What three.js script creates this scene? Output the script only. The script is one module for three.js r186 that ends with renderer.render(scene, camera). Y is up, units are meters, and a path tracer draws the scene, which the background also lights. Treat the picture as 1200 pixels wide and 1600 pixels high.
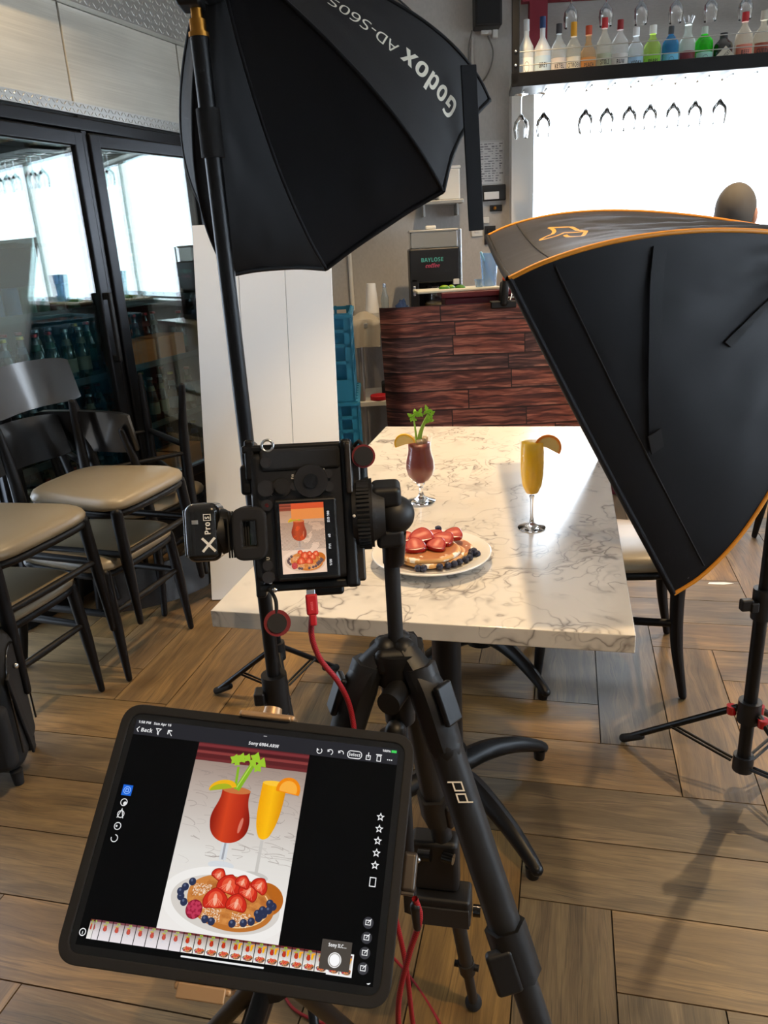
import * as THREE from 'three';
import { RoundedBoxGeometry } from 'three/addons/geometries/RoundedBoxGeometry.js';
import { mergeGeometries, mergeVertices } from 'three/addons/utils/BufferGeometryUtils.js';
import { MarchingCubes } from 'three/addons/objects/MarchingCubes.js';
import { RectAreaLightUniformsLib } from 'three/addons/lights/RectAreaLightUniformsLib.js';

// ---------------------------------------------------------------- camera, sky, lights, exposure
const scene = new THREE.Scene();
const renderer = new THREE.WebGLRenderer({ antialias: true });
renderer.toneMapping = THREE.LinearToneMapping;
renderer.toneMappingExposure = 1.0;
renderer.shadowMap.enabled = true;
RectAreaLightUniformsLib.init();
const V3 = (x, y, z) => new THREE.Vector3(x, y, z);
const camera = new THREE.PerspectiveCamera(2 * Math.atan(800 / 1189.458) * 180 / Math.PI, 0.75, 0.05, 60);
{
  const p = 19.294 * Math.PI / 180, r = 3.286 * Math.PI / 180;
  const up = V3(0, Math.cos(p), -Math.sin(p)), right = V3(1, 0, 0), fwd = V3(0, -Math.sin(p), -Math.cos(p));
  const ix = right.clone().multiplyScalar(Math.cos(r)).addScaledVector(up, -Math.sin(r));
  const iu = right.clone().multiplyScalar(Math.sin(r)).addScaledVector(up, Math.cos(r));
  camera.matrixAutoUpdate = true;
  camera.quaternion.setFromRotationMatrix(new THREE.Matrix4().makeBasis(ix, iu, fwd.clone().negate()));
  camera.position.set(0, 1.41, 0);
  camera.updateMatrixWorld(true);
}
scene.background = new THREE.Color().setRGB(4.9, 5.7, 6.7);          // hazy bright daylight outside the bar window

const WARM = new THREE.Color().setRGB(1.0, 0.70, 0.38);
const CEIL = 3.0;
const LAMPS = [                                                        // recessed ceiling downlights: x, z, candela, half cone in degrees
  [0.25, -2.2, 15.5, 35], [2.0, -3.0, 18, 46], [0.6, -3.75, 9, 48], [0.8, 0.35, 13, 48], [-1.05, -2.75, 3.5, 60],
];

// ---------------------------------------------------------------- helpers
let seed = 7;
const rnd = () => { seed = (seed * 1664525 + 1013904223) >>> 0; return seed / 4294967296; };
const rr = (a, b) => a + (b - a) * rnd();
const D2R = Math.PI / 180;
const taken = new Map();
function numbered(name) { const n = taken.get(name) || 0; taken.set(name, n + 1); return n ? name + '_' + String(n).padStart(3, '0') : name; }
function shade(o) { o.castShadow = true; o.receiveShadow = true; return o; }
function thing(name, label, category, pos = [0, 0, 0], turn = 0, group) {
  const o = new THREE.Group(); o.name = numbered(name); scene.add(o);
  o.position.set(...pos); o.rotation.y = turn;
  o.userData = { label, category }; if (group) o.userData.group = group;
  return o;
}
function merge(gs) {
  if (!Array.isArray(gs)) return gs;
  if (gs.length === 1) return gs[0];
  const un = gs.map((g) => { const q = g.index ? g.toNonIndexed() : g; for (const k of Object.keys(q.attributes)) if (!['position', 'normal', 'uv'].includes(k)) q.deleteAttribute(k); if (!q.attributes.uv) q.setAttribute('uv', new THREE.BufferAttribute(new Float32Array(q.attributes.position.count * 2), 2)); return q; });
  return mergeGeometries(un);
}
function part(parent, name, gs, mat, label) {
  const m = shade(new THREE.Mesh(merge(gs), mat)); m.name = name; parent.add(m);
  if (label) m.userData.label = label;
  return m;
}
function single(name, gs, mat, label, category, group) {
  const m = part(scene, numbered(name), gs, mat); m.userData = { label, category }; if (group) m.userData.group = group; return m;
}
function struct(name, gs, mat, parent) {
  const m = part(parent || scene, name, gs, mat); if (!parent) m.userData.kind = 'structure'; return m;
}
const copies = (o, label, group) => { const c = o.clone(); c.name = numbered(o.name.replace(/_\d{3}$/, '')); c.userData = { ...o.userData }; if (label) c.userData.label = label; if (group) c.userData.group = group; scene.add(c); return c; };
const bx = (w, h, d, x = 0, y = 0, z = 0, rx = 0, ry = 0, rz = 0) => { const g = new THREE.BoxGeometry(w, h, d); if (rx || ry || rz) g.applyMatrix4(new THREE.Matrix4().makeRotationFromEuler(new THREE.Euler(rx, ry, rz))); return g.translate(x, y, z); };
const rb = (w, h, d, r, x = 0, y = 0, z = 0, rx = 0, ry = 0, rz = 0, seg = 3) => { const g = new RoundedBoxGeometry(w, h, d, seg, r); if (rx || ry || rz) g.applyMatrix4(new THREE.Matrix4().makeRotationFromEuler(new THREE.Euler(rx, ry, rz))); return g.translate(x, y, z); };
const v3 = (a) => (Array.isArray(a) ? V3(...a) : a);
function rod(a, b, r0, r1 = r0, n = 14) {
  a = v3(a); b = v3(b); const d = b.clone().sub(a), L = d.length();
  const g = new THREE.CylinderGeometry(r1, r0, L, n); g.translate(0, L / 2, 0);
  g.applyQuaternion(new THREE.Quaternion().setFromUnitVectors(V3(0, 1, 0), d.normalize())); return g.translate(a.x, a.y, a.z);
}
function tube(pts, r, n = 40, m = 8, closed = false) { return new THREE.TubeGeometry(new THREE.CatmullRomCurve3(pts.map(v3), closed), n, r, m, closed); }
function taper(pts, radii, n = 24, m = 12, sx = 1, sy = 1) {              // a tube whose radius runs through `radii`, with round ends closed
  const c = new THREE.CatmullRomCurve3(pts.map(v3)), g = new THREE.TubeGeometry(c, n, 1, m), p = g.attributes.position, q = V3();
  for (let i = 0; i <= n; i++) {
    const t = i / n, f = t * (radii.length - 1), k = Math.min(Math.floor(f), radii.length - 2), r = radii[k] + (radii[k + 1] - radii[k]) * (f - k), o = c.getPointAt(t);
    for (let j = 0; j <= m; j++) { const at = i * (m + 1) + j; q.fromBufferAttribute(p, at).sub(o).multiplyScalar(r); p.setXYZ(at, o.x + q.x * sx, o.y + q.y, o.z + q.z * sy); }
  }
  g.computeVertexNormals();
  const a = c.getPointAt(0), b = c.getPointAt(1), e = radii[radii.length - 1];
  return merge([g, new THREE.SphereGeometry(radii[0], m, 8).translate(a.x, a.y, a.z), new THREE.SphereGeometry(e, m, 8).translate(b.x, b.y, b.z)]);
}
const cyl = (r0, r1, h, x, y, z, n = 24) => new THREE.CylinderGeometry(r1, r0, h, n).translate(x, y, z);
const ball = (r, x, y, z, n = 16) => new THREE.SphereGeometry(r, n, Math.max(8, n * 0.7 | 0)).translate(x, y, z);
const lathe = (prof, n = 36) => new THREE.LatheGeometry(prof.map(([r, y]) => new THREE.Vector2(r, y)), n);
function shell(fn, nu, nv, th) {                                           // a cloth: fn(u, v) -> Vector3, given a thickness and closed all round
  const P = [], N = [], pos = [], uv = [], idx = [], e = 1e-3;
  for (let j = 0; j <= nv; j++) for (let i = 0; i <= nu; i++) {
    const u = i / nu, v = j / nv, p = fn(u, v), a = fn(Math.min(1, u + e), v).sub(fn(Math.max(0, u - e), v)), b = fn(u, Math.min(1, v + e)).sub(fn(u, Math.max(0, v - e)));
    P.push(p); N.push(a.cross(b).normalize());
  }
  const n = P.length, at = (i, j) => j * (nu + 1) + i;
  for (const s of [0.5, -0.5]) P.forEach((p, k) => { const q = p.clone().addScaledVector(N[k], s * th); pos.push(q.x, q.y, q.z); uv.push((k % (nu + 1)) / nu, Math.floor(k / (nu + 1)) / nv); });
  const quad = (a, b, c, d) => idx.push(a, b, c, a, c, d);
  for (let j = 0; j < nv; j++) for (let i = 0; i < nu; i++) { quad(at(i, j), at(i + 1, j), at(i + 1, j + 1), at(i, j + 1)); quad(n + at(i, j + 1), n + at(i + 1, j + 1), n + at(i + 1, j), n + at(i, j)); }
  const g = new THREE.BufferGeometry(); g.setAttribute('position', new THREE.Float32BufferAttribute(pos, 3)); g.setAttribute('uv', new THREE.Float32BufferAttribute(uv, 2)); g.setIndex(idx); g.computeVertexNormals();
  const ep = [], ei = [];
  const strip = (list) => { for (let k = 0; k + 1 < list.length; k++) { const o = ep.length / 3; for (const q of [list[k], list[k + 1], n + list[k + 1], n + list[k]]) ep.push(pos[q * 3], pos[q * 3 + 1], pos[q * 3 + 2]); ei.push(o, o + 2, o + 1, o, o + 3, o + 2); } };
  strip([...Array(nu + 1).keys()].map((i) => at(i, 0))); strip([...Array(nu + 1).keys()].map((i) => at(nu - i, nv)));
  strip([...Array(nv + 1).keys()].map((j) => at(nu, j))); strip([...Array(nv + 1).keys()].map((j) => at(0, nv - j)));
  const h = new THREE.BufferGeometry(); h.setAttribute('position', new THREE.Float32BufferAttribute(ep, 3)); h.setIndex(ei); h.computeVertexNormals();
  return merge([g, h]);
}
const extrude = (shape, depth, bevel = 0, seg = 2) => new THREE.ExtrudeGeometry(shape, { depth, bevelEnabled: bevel > 0, bevelThickness: bevel, bevelSize: bevel, bevelSegments: seg, curveSegments: 10 });
function roundRect(w, h, r) { const s = new THREE.Shape(), x = -w / 2, y = -h / 2; s.moveTo(x + r, y); s.lineTo(x + w - r, y); s.quadraticCurveTo(x + w, y, x + w, y + r); s.lineTo(x + w, y + h - r); s.quadraticCurveTo(x + w, y + h, x + w - r, y + h); s.lineTo(x + r, y + h); s.quadraticCurveTo(x, y + h, x, y + h - r); s.lineTo(x, y + r); s.quadraticCurveTo(x, y, x + r, y); return s; }

// ---- noise
const hash = (x, y, s) => { let h = Math.imul(x | 0, 374761393) + Math.imul(y | 0, 668265263) + Math.imul(s | 0, 974711); h = Math.imul(h ^ (h >>> 13), 1274126177); return ((h ^ (h >>> 16)) >>> 0) / 4294967296; };
function vn(x, y, s = 0) { const i = Math.floor(x), j = Math.floor(y), f = x - i, g = y - j, u = f * f * (3 - 2 * f), v = g * g * (3 - 2 * g), a = hash(i, j, s), b = hash(i + 1, j, s), c = hash(i, j + 1, s), d = hash(i + 1, j + 1, s); return a + (b - a) * u + (c - a) * v + (a - b - c + d) * u * v; }
function fbm(x, y, o = 4, s = 0) { let a = 0, w = 0.5, t = 0; for (let k = 0; k < o; k++) { a += w * vn(x, y, s + k * 17); t += w; x *= 2.03; y *= 2.03; w *= 0.5; } return a / t; }
const lerp = (a, b, t) => a + (b - a) * t, clamp = (x, a = 0, b = 1) => Math.min(b, Math.max(a, x)), sstep = (a, b, x) => { const t = clamp((x - a) / (b - a)); return t * t * (3 - 2 * t); };
const hex = (h) => [(h >> 16) & 255, (h >> 8) & 255, h & 255];
const mixc = (a, b, t) => [lerp(a[0], b[0], t), lerp(a[1], b[1], t), lerp(a[2], b[2], t)];
function texture(w, h, fn, srgb = true) {
  const d = new Uint8Array(w * h * 4);
  for (let y = 0; y < h; y++) for (let x = 0; x < w; x++) { const c = fn(x, y), o = (y * w + x) * 4; d[o] = clamp(c[0], 0, 255); d[o + 1] = clamp(c[1], 0, 255); d[o + 2] = clamp(c[2], 0, 255); d[o + 3] = 255; }
  const t = new THREE.DataTexture(d, w, h); t.wrapS = t.wrapT = THREE.RepeatWrapping; t.magFilter = THREE.LinearFilter; t.minFilter = THREE.LinearMipmapLinearFilter; t.generateMipmaps = true; if (srgb) t.colorSpace = THREE.SRGBColorSpace; t.needsUpdate = true; return t;
}
function canvasTex(w, h, draw, srgb = true) { const c = document.createElement('canvas'); c.width = w; c.height = h; draw(c.getContext('2d'), w, h); const t = new THREE.CanvasTexture(c); if (srgb) t.colorSpace = THREE.SRGBColorSpace; t.magFilter = THREE.LinearFilter; return t; }
const M = (o) => new THREE.MeshStandardMaterial(o), P = (o) => new THREE.MeshPhysicalMaterial(o);

// ---------------------------------------------------------------- materials
const mat = {
  blackMetal: M({ color: 0x0e0f12, roughness: 0.38, metalness: 0.3 }),
  blackPlastic: M({ color: 0x0d0d0f, roughness: 0.5 }),
  blackGloss: P({ color: 0x08080a, roughness: 0.18, clearcoat: 0.4 }),
  rubber: M({ color: 0x101012, roughness: 0.8 }),
  chrome: M({ color: 0xd0d2d6, roughness: 0.22, metalness: 1 }),
  steel: M({ color: 0xb9b9b6, roughness: 0.42, metalness: 0.85 }),
  brass: M({ color: 0xb07a35, roughness: 0.35, metalness: 1 }),
  red: M({ color: 0xb00f1c, roughness: 0.5 }), darkRed: M({ color: 0x70101a, roughness: 0.45 }),
  redGlass: P({ color: 0xa00a16, roughness: 0.15, clearcoat: 1 }),
  white: M({ color: 0xe4e4e2, roughness: 0.55 }),
  whitePlastic: M({ color: 0xdad9d3, roughness: 0.4 }),
  silverLining: M({ color: 0xc9ccd2, roughness: 0.35, metalness: 0.7 }),
  diffuser: P({ color: 0xf2f3f5, roughness: 0.9, transmission: 0.3, thickness: 0 }),
  orange: M({ color: 0xd98a14, roughness: 0.55 }),
  glass: P({ color: 0xffffff, roughness: 0.0, transmission: 1, thickness: 0.01, ior: 1.5 }),
  pane: P({ color: 0xf4fbfa, roughness: 0.0, transmission: 1, thickness: 0, ior: 1.62 }),
  maroon: M({ color: 0x5b1722, roughness: 0.4 }),
  maroonWall: M({ color: 0x8a2233, roughness: 0.6 }),
};
const wallNoise = texture(256, 256, (x, y) => { const v = 228 + 20 * (fbm(x / 40, y / 40, 4, 3) - 0.5) + 10 * (hash(x, y, 9) - 0.5); return [v, v, v]; }, true);
mat.wall = M({ color: 0xc6c3be, roughness: 0.85, map: wallNoise });
mat.ceiling = M({ color: 0xd8d5cf, roughness: 0.9 });
mat.concrete = M({ color: 0x9b968f, roughness: 0.95, map: wallNoise });

// wood-look floor tiles: six prints, length along u
function tileTexture(k) {
  const pal = [[0x7c6a53, 0xa18a69, 0x544739], [0x8a7657, 0xb49871, 0x62503b], [0x6b6152, 0x938470, 0x494139], [0x7f6c56, 0x9f8c72, 0x4d443b], [0x94794f, 0xb3935f, 0x67523a], [0x786a58, 0x8f8069, 0x514a41]][k].map(hex);
  const kx = 0.2 + 0.6 * hash(k, 1, 5), ky = 0.3 + 0.4 * hash(k, 2, 5);
  return texture(1024, 256, (x, y) => {
    const u = x / 1024, v = y / 256, dx = (u - kx) * 9, dy = (v - ky) * 2.6, near = Math.exp(-(dx * dx + dy * dy) * 1.6);
    const bend = 0.35 * (fbm(u * 3, v * 2, 3, 40 + k) - 0.5) + near * 0.22 * Math.sign(v - ky) * 0.6;
    const vv = v + bend * 0.5;
    const broad = fbm(u * 2.2, vv * 7, 3, 60 + k), streak = fbm(u * 6, vv * 55, 3, 80 + k), fine = fbm(u * 26, vv * 190, 2, 90 + k);
    const ring = 0.5 + 0.5 * Math.sin((vv * 16 + broad * 7) * 2.4);
    let c = mixc(pal[0], pal[1], sstep(0.35, 0.68, broad * 0.62 + streak * 0.38));
    c = mixc(c, pal[2], sstep(0.56, 0.8, streak) * 0.55 + sstep(0.62, 0.95, ring) * 0.16 + sstep(0.6, 0.8, fbm(u * 3.5 + 9, v * 3, 3, 120 + k)) * 0.35);
    const g = 0.92 + 0.2 * (fine - 0.5) + 0.06;
    return [c[0] * g, c[1] * g, c[2] * g];
  });
}
const tileMats = [0, 1, 2, 3, 4, 5].map((k) => { const t = tileTexture(k); return M({ map: t, color: 0xddd0b6, roughness: 0.4, bumpMap: t, bumpScale: 0.0004 }); });
mat.grout = M({ color: 0x2c2621, roughness: 0.9 });

// marble-look laminate
const marble = texture(2048, 1024, (x, y) => {
  const u = x / 2048 * 1.6, v = y / 1024 * 0.8;
  const w1 = fbm(u * 5, v * 5, 4, 5) - 0.5, w2 = fbm(u * 5 + 30, v * 5, 4, 6) - 0.5, w3 = fbm(u * 22, v * 22, 3, 7) - 0.5, w4 = fbm(u * 22 + 9, v * 22, 3, 8) - 0.5;
  const ridge = (f, fx, fy, s, k) => { const n = vn(u * fx + w1 * f + w3 * 1.4, v * fy + w2 * f + w4 * 1.4, s); return Math.exp(-Math.abs(n - 0.5) * k); };
  const m1 = sstep(0.40, 0.62, fbm(u * 6, v * 6, 3, 13)), m2 = sstep(0.42, 0.60, fbm(u * 9 + 4, v * 9, 3, 14)), brk = sstep(0.30, 0.62, fbm(u * 30, v * 30, 3, 15));
  const a = ridge(4, 9, 12, 21, 44) * (0.25 + 0.75 * m1), b = ridge(6, 16, 22, 22, 34) * m2 * 0.9, c = ridge(8, 30, 40, 23, 26) * m1 * m2 * 0.7, cloud = sstep(0.5, 0.74, fbm(u * 12 + w1 * 2, v * 14, 4, 16));
  const k = Math.max(a, b, c) * (0.35 + 0.65 * brk) + 0.10 * cloud * (0.4 + m1);
  return mixc(mixc([222, 216, 206], [213, 206, 195], fbm(u * 5, v * 5, 3, 17)), [104, 98, 94], clamp(k * 0.85));
});
mat.marble = P({ map: marble, roughness: 0.22, clearcoat: 0.25, clearcoatRoughness: 0.12 });
function uvBox(g, sx, sy = sx) {                                          // texture coordinates in metres by the face each vertex belongs to
  const q = g.index ? g.toNonIndexed() : g, p = q.attributes.position, n = q.attributes.normal, uv = new Float32Array(p.count * 2);
  for (let i = 0; i < p.count; i += 3) {
    const a = Math.abs(n.getX(i) + n.getX(i + 1) + n.getX(i + 2)), b = Math.abs(n.getY(i) + n.getY(i + 1) + n.getY(i + 2)), c = Math.abs(n.getZ(i) + n.getZ(i + 1) + n.getZ(i + 2));
    for (let k = i; k < i + 3; k++) { const x = p.getX(k), y = p.getY(k), z = p.getZ(k); const [s, t] = b >= a && b >= c ? [z, x] : a >= c ? [z, y + 0.31] : [y + 0.17, x]; uv[k * 2] = s / sx; uv[k * 2 + 1] = t / sy; }
  }
  q.setAttribute('uv', new THREE.BufferAttribute(uv, 2)); return q;
}

// ================================================================ THE ROOM
const TH = 13.96 * D2R, CU = Math.cos(TH), SU = Math.sin(TH);
const UV = (u, y, v) => [u * CU - v * SU, y, u * SU + v * CU];              // floor axes (along and across the tiles) to world
const ROT = -TH;
const floor = struct('floor', bx(7.6, 0.12, 8.6, 0.9, -0.066, -1.4), mat.grout);
{
  const W = 0.2, L = 0.8, gap = 0.0032, u0 = -0.0732, v0 = -1.5583;
  const tileGeo = bx(L - gap, 0.0055, W - gap, 0, -0.00275, 0);
  const holder = floor; let n = 0; const cand = [];
  for (let j = -22; j <= 22; j++) for (let i = -22; i <= 22; i++) {
    const m = ((i - j) % 8 + 8) % 8;
    if (m === 0) cand.push([u0 + i * W + L / 2, v0 + j * W + W / 2, 0]);
    const q = ((i - j - 7) % 8 + 8) % 8;
    if (q === 0) cand.push([u0 + i * W + W / 2, v0 + j * W + L / 2, 1]);
  }
  const far = [[], [], [], [], [], []];
  for (const [u, v, turn] of cand) {
    const [x, , z] = UV(u, 0, v); if (x < -2.6 || x > 4.3 || z < -4.8 || z > 2.4) continue;
    const k = Math.floor(hash(Math.round(u * 50), Math.round(v * 50), 3) * 6), flip = hash(Math.round(u * 50), Math.round(v * 50), 4) > 0.5 ? Math.PI : 0, up = -0.0006 * hash(Math.round(u * 50), Math.round(v * 50), 8);
    const seen = z > -4.2 && z < -0.75 && Math.abs(x) < 0.55 + 0.58 * -z;
    const ry = ROT + (turn ? Math.PI / 2 : 0) + flip;
    if (seen && n < 300) { const t = part(holder, 'floor_tile', tileGeo, tileMats[k]); t.position.set(x, up, z); t.rotation.y = ry; n++; }
    else { const g = tileGeo.clone(); g.rotateY(ry); g.translate(x, up, z); far[k].push(g); }
  }
  far.forEach((gs, k) => { if (gs.length) { const t = part(holder, 'floor_tiles_beyond', gs, tileMats[k]); t.userData.kind = 'stuff'; } });
}
const ceiling = struct('ceiling', bx(7.6, 0.12, 8.6, 0.9, CEIL + 0.06, -1.4), mat.ceiling);
// back wall with the wide bar window
const WX0 = 0.98, WX1 = 4.3, WY0 = 1.08, WY1 = 2.26, BZ = -5.0;
const wallBack = struct('wall_back', [bx(1.9, CEIL, 0.14, WX0 - 0.95, CEIL / 2, BZ - 0.07), bx(WX1 - WX0 + 0.4, WY0, 0.14, (WX0 + WX1) / 2 + 0.2, WY0 / 2, BZ - 0.07), bx(WX1 - WX0 + 0.4, CEIL - WY1, 0.14, (WX0 + WX1) / 2 + 0.2, (CEIL + WY1) / 2, BZ - 0.07), bx(0.4, WY1 - WY0, 0.14, WX1 + 0.2, (WY0 + WY1) / 2, BZ - 0.07)], mat.wall);
const RZ0 = -2.6, RZ1 = 1.8, RY0 = 0.8, RY1 = 2.35;
struct('wall_right', [bx(0.14, RY0, 8.0, 4.6, RY0 / 2, -1.4), bx(0.14, CEIL - RY1, 8.0, 4.6, (CEIL + RY1) / 2, -1.4), bx(0.14, RY1 - RY0, RZ0 + 5.4, 4.6, (RY0 + RY1) / 2, (RZ0 - 5.4) / 2), bx(0.14, RY1 - RY0, 2.6 - RZ1, 4.6, (RY0 + RY1) / 2, (RZ1 + 2.6) / 2)], mat.wall);
{
  const w = struct('window_2', [bx(0.1, 0.05, RZ1 - RZ0, 4.55, RY0, (RZ0 + RZ1) / 2), bx(0.1, 0.05, RZ1 - RZ0, 4.55, RY1, (RZ0 + RZ1) / 2), bx(0.1, RY1 - RY0, 0.05, 4.55, (RY0 + RY1) / 2, RZ0), bx(0.1, RY1 - RY0, 0.05, 4.55, (RY0 + RY1) / 2, RZ1)], mat.blackMetal);
  for (const k of [1, 2, 3]) part(w, 'mullion', bx(0.06, RY1 - RY0, 0.05, 4.58, (RY0 + RY1) / 2, RZ0 + k * (RZ1 - RZ0) / 4), mat.blackMetal);
  part(w, 'window_pane', bx(0.006, RY1 - RY0, RZ1 - RZ0, 4.6, (RY0 + RY1) / 2, (RZ0 + RZ1) / 2), P({ color: 0xffffff, roughness: 0, transmission: 1, thickness: 0 }));
  const day = new THREE.RectAreaLight(new THREE.Color().setRGB(0.78, 0.91, 1.0), 2.3, RZ1 - RZ0 - 0.1, RY1 - RY0 - 0.1);
  day.position.set(4.49, (RY0 + RY1) / 2, (RZ0 + RZ1) / 2); day.rotation.y = Math.PI / 2; day.name = 'side_window_daylight'; scene.add(day);
}
struct('wall_rear', bx(7.6, CEIL, 0.14, 0.9, CEIL / 2, 2.6), mat.wall);
struct('wall_left_rear', bx(0.14, CEIL, 3.4, -2.6, CEIL / 2, 0.95), mat.wall);
// white window jamb and sill (painted)
{
  const w = struct('window_1', [bx(0.115, WY1 - WY0 + 0.06, 0.08, 0.93, (WY0 + WY1) / 2, BZ + 0.04), bx(0.02, WY1 - WY0, 0.1, 0.995, (WY0 + WY1) / 2, BZ + 0.02)], mat.whitePlastic);
  part(w, 'window_sill', bx(WX1 - WX0 + 0.1, 0.04, 0.22, (WX0 + WX1) / 2, WY0 - 0.02, BZ + 0.02), mat.whitePlastic);
  part(w, 'window_head', bx(WX1 - WX0 + 0.1, 0.05, 0.1, (WX0 + WX1) / 2, WY1 + 0.005, BZ + 0.02), mat.whitePlastic);
  for (const x of [2.6, 4.25]) part(w, 'mullion', bx(0.05, WY1 - WY0, 0.06, x, (WY0 + WY1) / 2, BZ - 0.05), mat.whitePlastic);
  part(w, 'window_pane', bx(WX1 - WX0, WY1 - WY0, 0.006, (WX0 + WX1) / 2, (WY0 + WY1) / 2, BZ - 0.08), P({ color: 0xffffff, roughness: 0, transmission: 1, thickness: 0 }));
  const sun = new THREE.RectAreaLight(new THREE.Color().setRGB(0.86, 0.94, 1.0), 4, WX1 - WX0 - 0.1, WY1 - WY0 - 0.1);
  sun.position.set((WX0 + WX1) / 2, (WY0 + WY1) / 2, BZ - 0.03); sun.rotation.y = Math.PI; sun.name = 'window_daylight'; scene.add(sun);
}
struct('patio_ground', [bx(16, 0.1, 10, 2, -0.12, -10.4), bx(6, 0.1, 12, 7.8, -0.12, 0.6)], mat.concrete);
// maroon fascia over the window
struct('trim_1', [bx(0.9, 0.12, 0.05, 1.38, 2.70, -4.93), bx(0.1, 0.33, 0.05, 1.02, 2.475, -4.93)], mat.maroonWall);

// ---- left side: steel clad wall around the glass-door cooler. Local x runs along the wall away from the camera, z into the room
const COOL = new THREE.Group(), CY = 68.5 * D2R;
const coolPos = [-1.24, 0, -3.4];
mat.tread = M({ color: 0xc9cac8, roughness: 0.3, metalness: 0.85 });
const brushed = texture(256, 256, (x, y) => { const v = 205 + 22 * (fbm(x / 90, y / 3, 3, 21) - 0.5) + 26 * (fbm(x / 80, y / 90, 3, 22) - 0.5); return [v, v, v - 2]; });
mat.panelSteel = M({ color: 0xf4f1e6, roughness: 0.34, metalness: 0.15, map: brushed });
{
  const at = (o) => { o.position.set(...coolPos); o.rotation.y = CY; return o; };
  const w = at(struct('wall_left', [bx(1.6, CEIL, 0.1, -2.45, CEIL / 2, -0.06), bx(2.9, CEIL - 1.985, 0.1, -0.2, (CEIL + 1.985) / 2, -0.06), bx(1.0, CEIL, 0.1, 1.45, CEIL / 2, -0.06)], mat.wall));
  part(w, 'kick_plate', bx(1.62, 0.22, 0.1, 0.15, 0.11, -0.06), mat.blackPlastic);
  for (const [a, b] of [[-1.66, -0.66], [-0.65, 0.145], [0.155, 0.95], [0.96, 1.72]]) part(w, 'steel_panel', rb(b - a, 0.355, 0.012, 0.003, (a + b) / 2, 2.212, 0.0), mat.panelSteel);
  const tr = (a, b, y0, y1, z, t) => uvBox(bx(b - a, y1 - y0, t, (a + b) / 2, (y0 + y1) / 2, z), 0.16);
  part(w, 'tread_plate_strip', tr(-1.66, 1.72, 1.988, 2.032, 0.012, 0.02), mat.tread);
  part(w, 'tread_plate_band', tr(-1.66, 1.72, 2.39, 2.56, 0.03, 0.05), mat.tread);
  part(w, 'tread_plate_band', tr(-1.66, 1.72, 2.575, 2.9, 0.05, 0.05), mat.tread);
  const lug = [], one = new THREE.SphereGeometry(1, 8, 5).toNonIndexed();
  const lugs = (a, b, y0, y1, z, step) => { for (let i = 0; i * step < b - a; i++) for (let j = 0; j * step < y1 - y0 - step * 0.4; j++) lug.push(one.clone().scale(step * 0.46, step * 0.15, 0.0026).rotateZ(((i + j) % 2 ? 1 : -1) * Math.PI / 4).translate(a + (i + 0.5) * step, y0 + (j + 0.5) * step, z)); };
  lugs(-0.5, 1.2, 1.988, 2.032, 0.0225, 0.022); lugs(-0.2, 1.2, 2.39, 2.56, 0.0555, 0.028); lugs(0.2, 1.2, 2.58, 2.70, 0.0755, 0.028);
  part(w, 'tread_lugs', lug, mat.tread).userData.kind = 'stuff';
}
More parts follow.
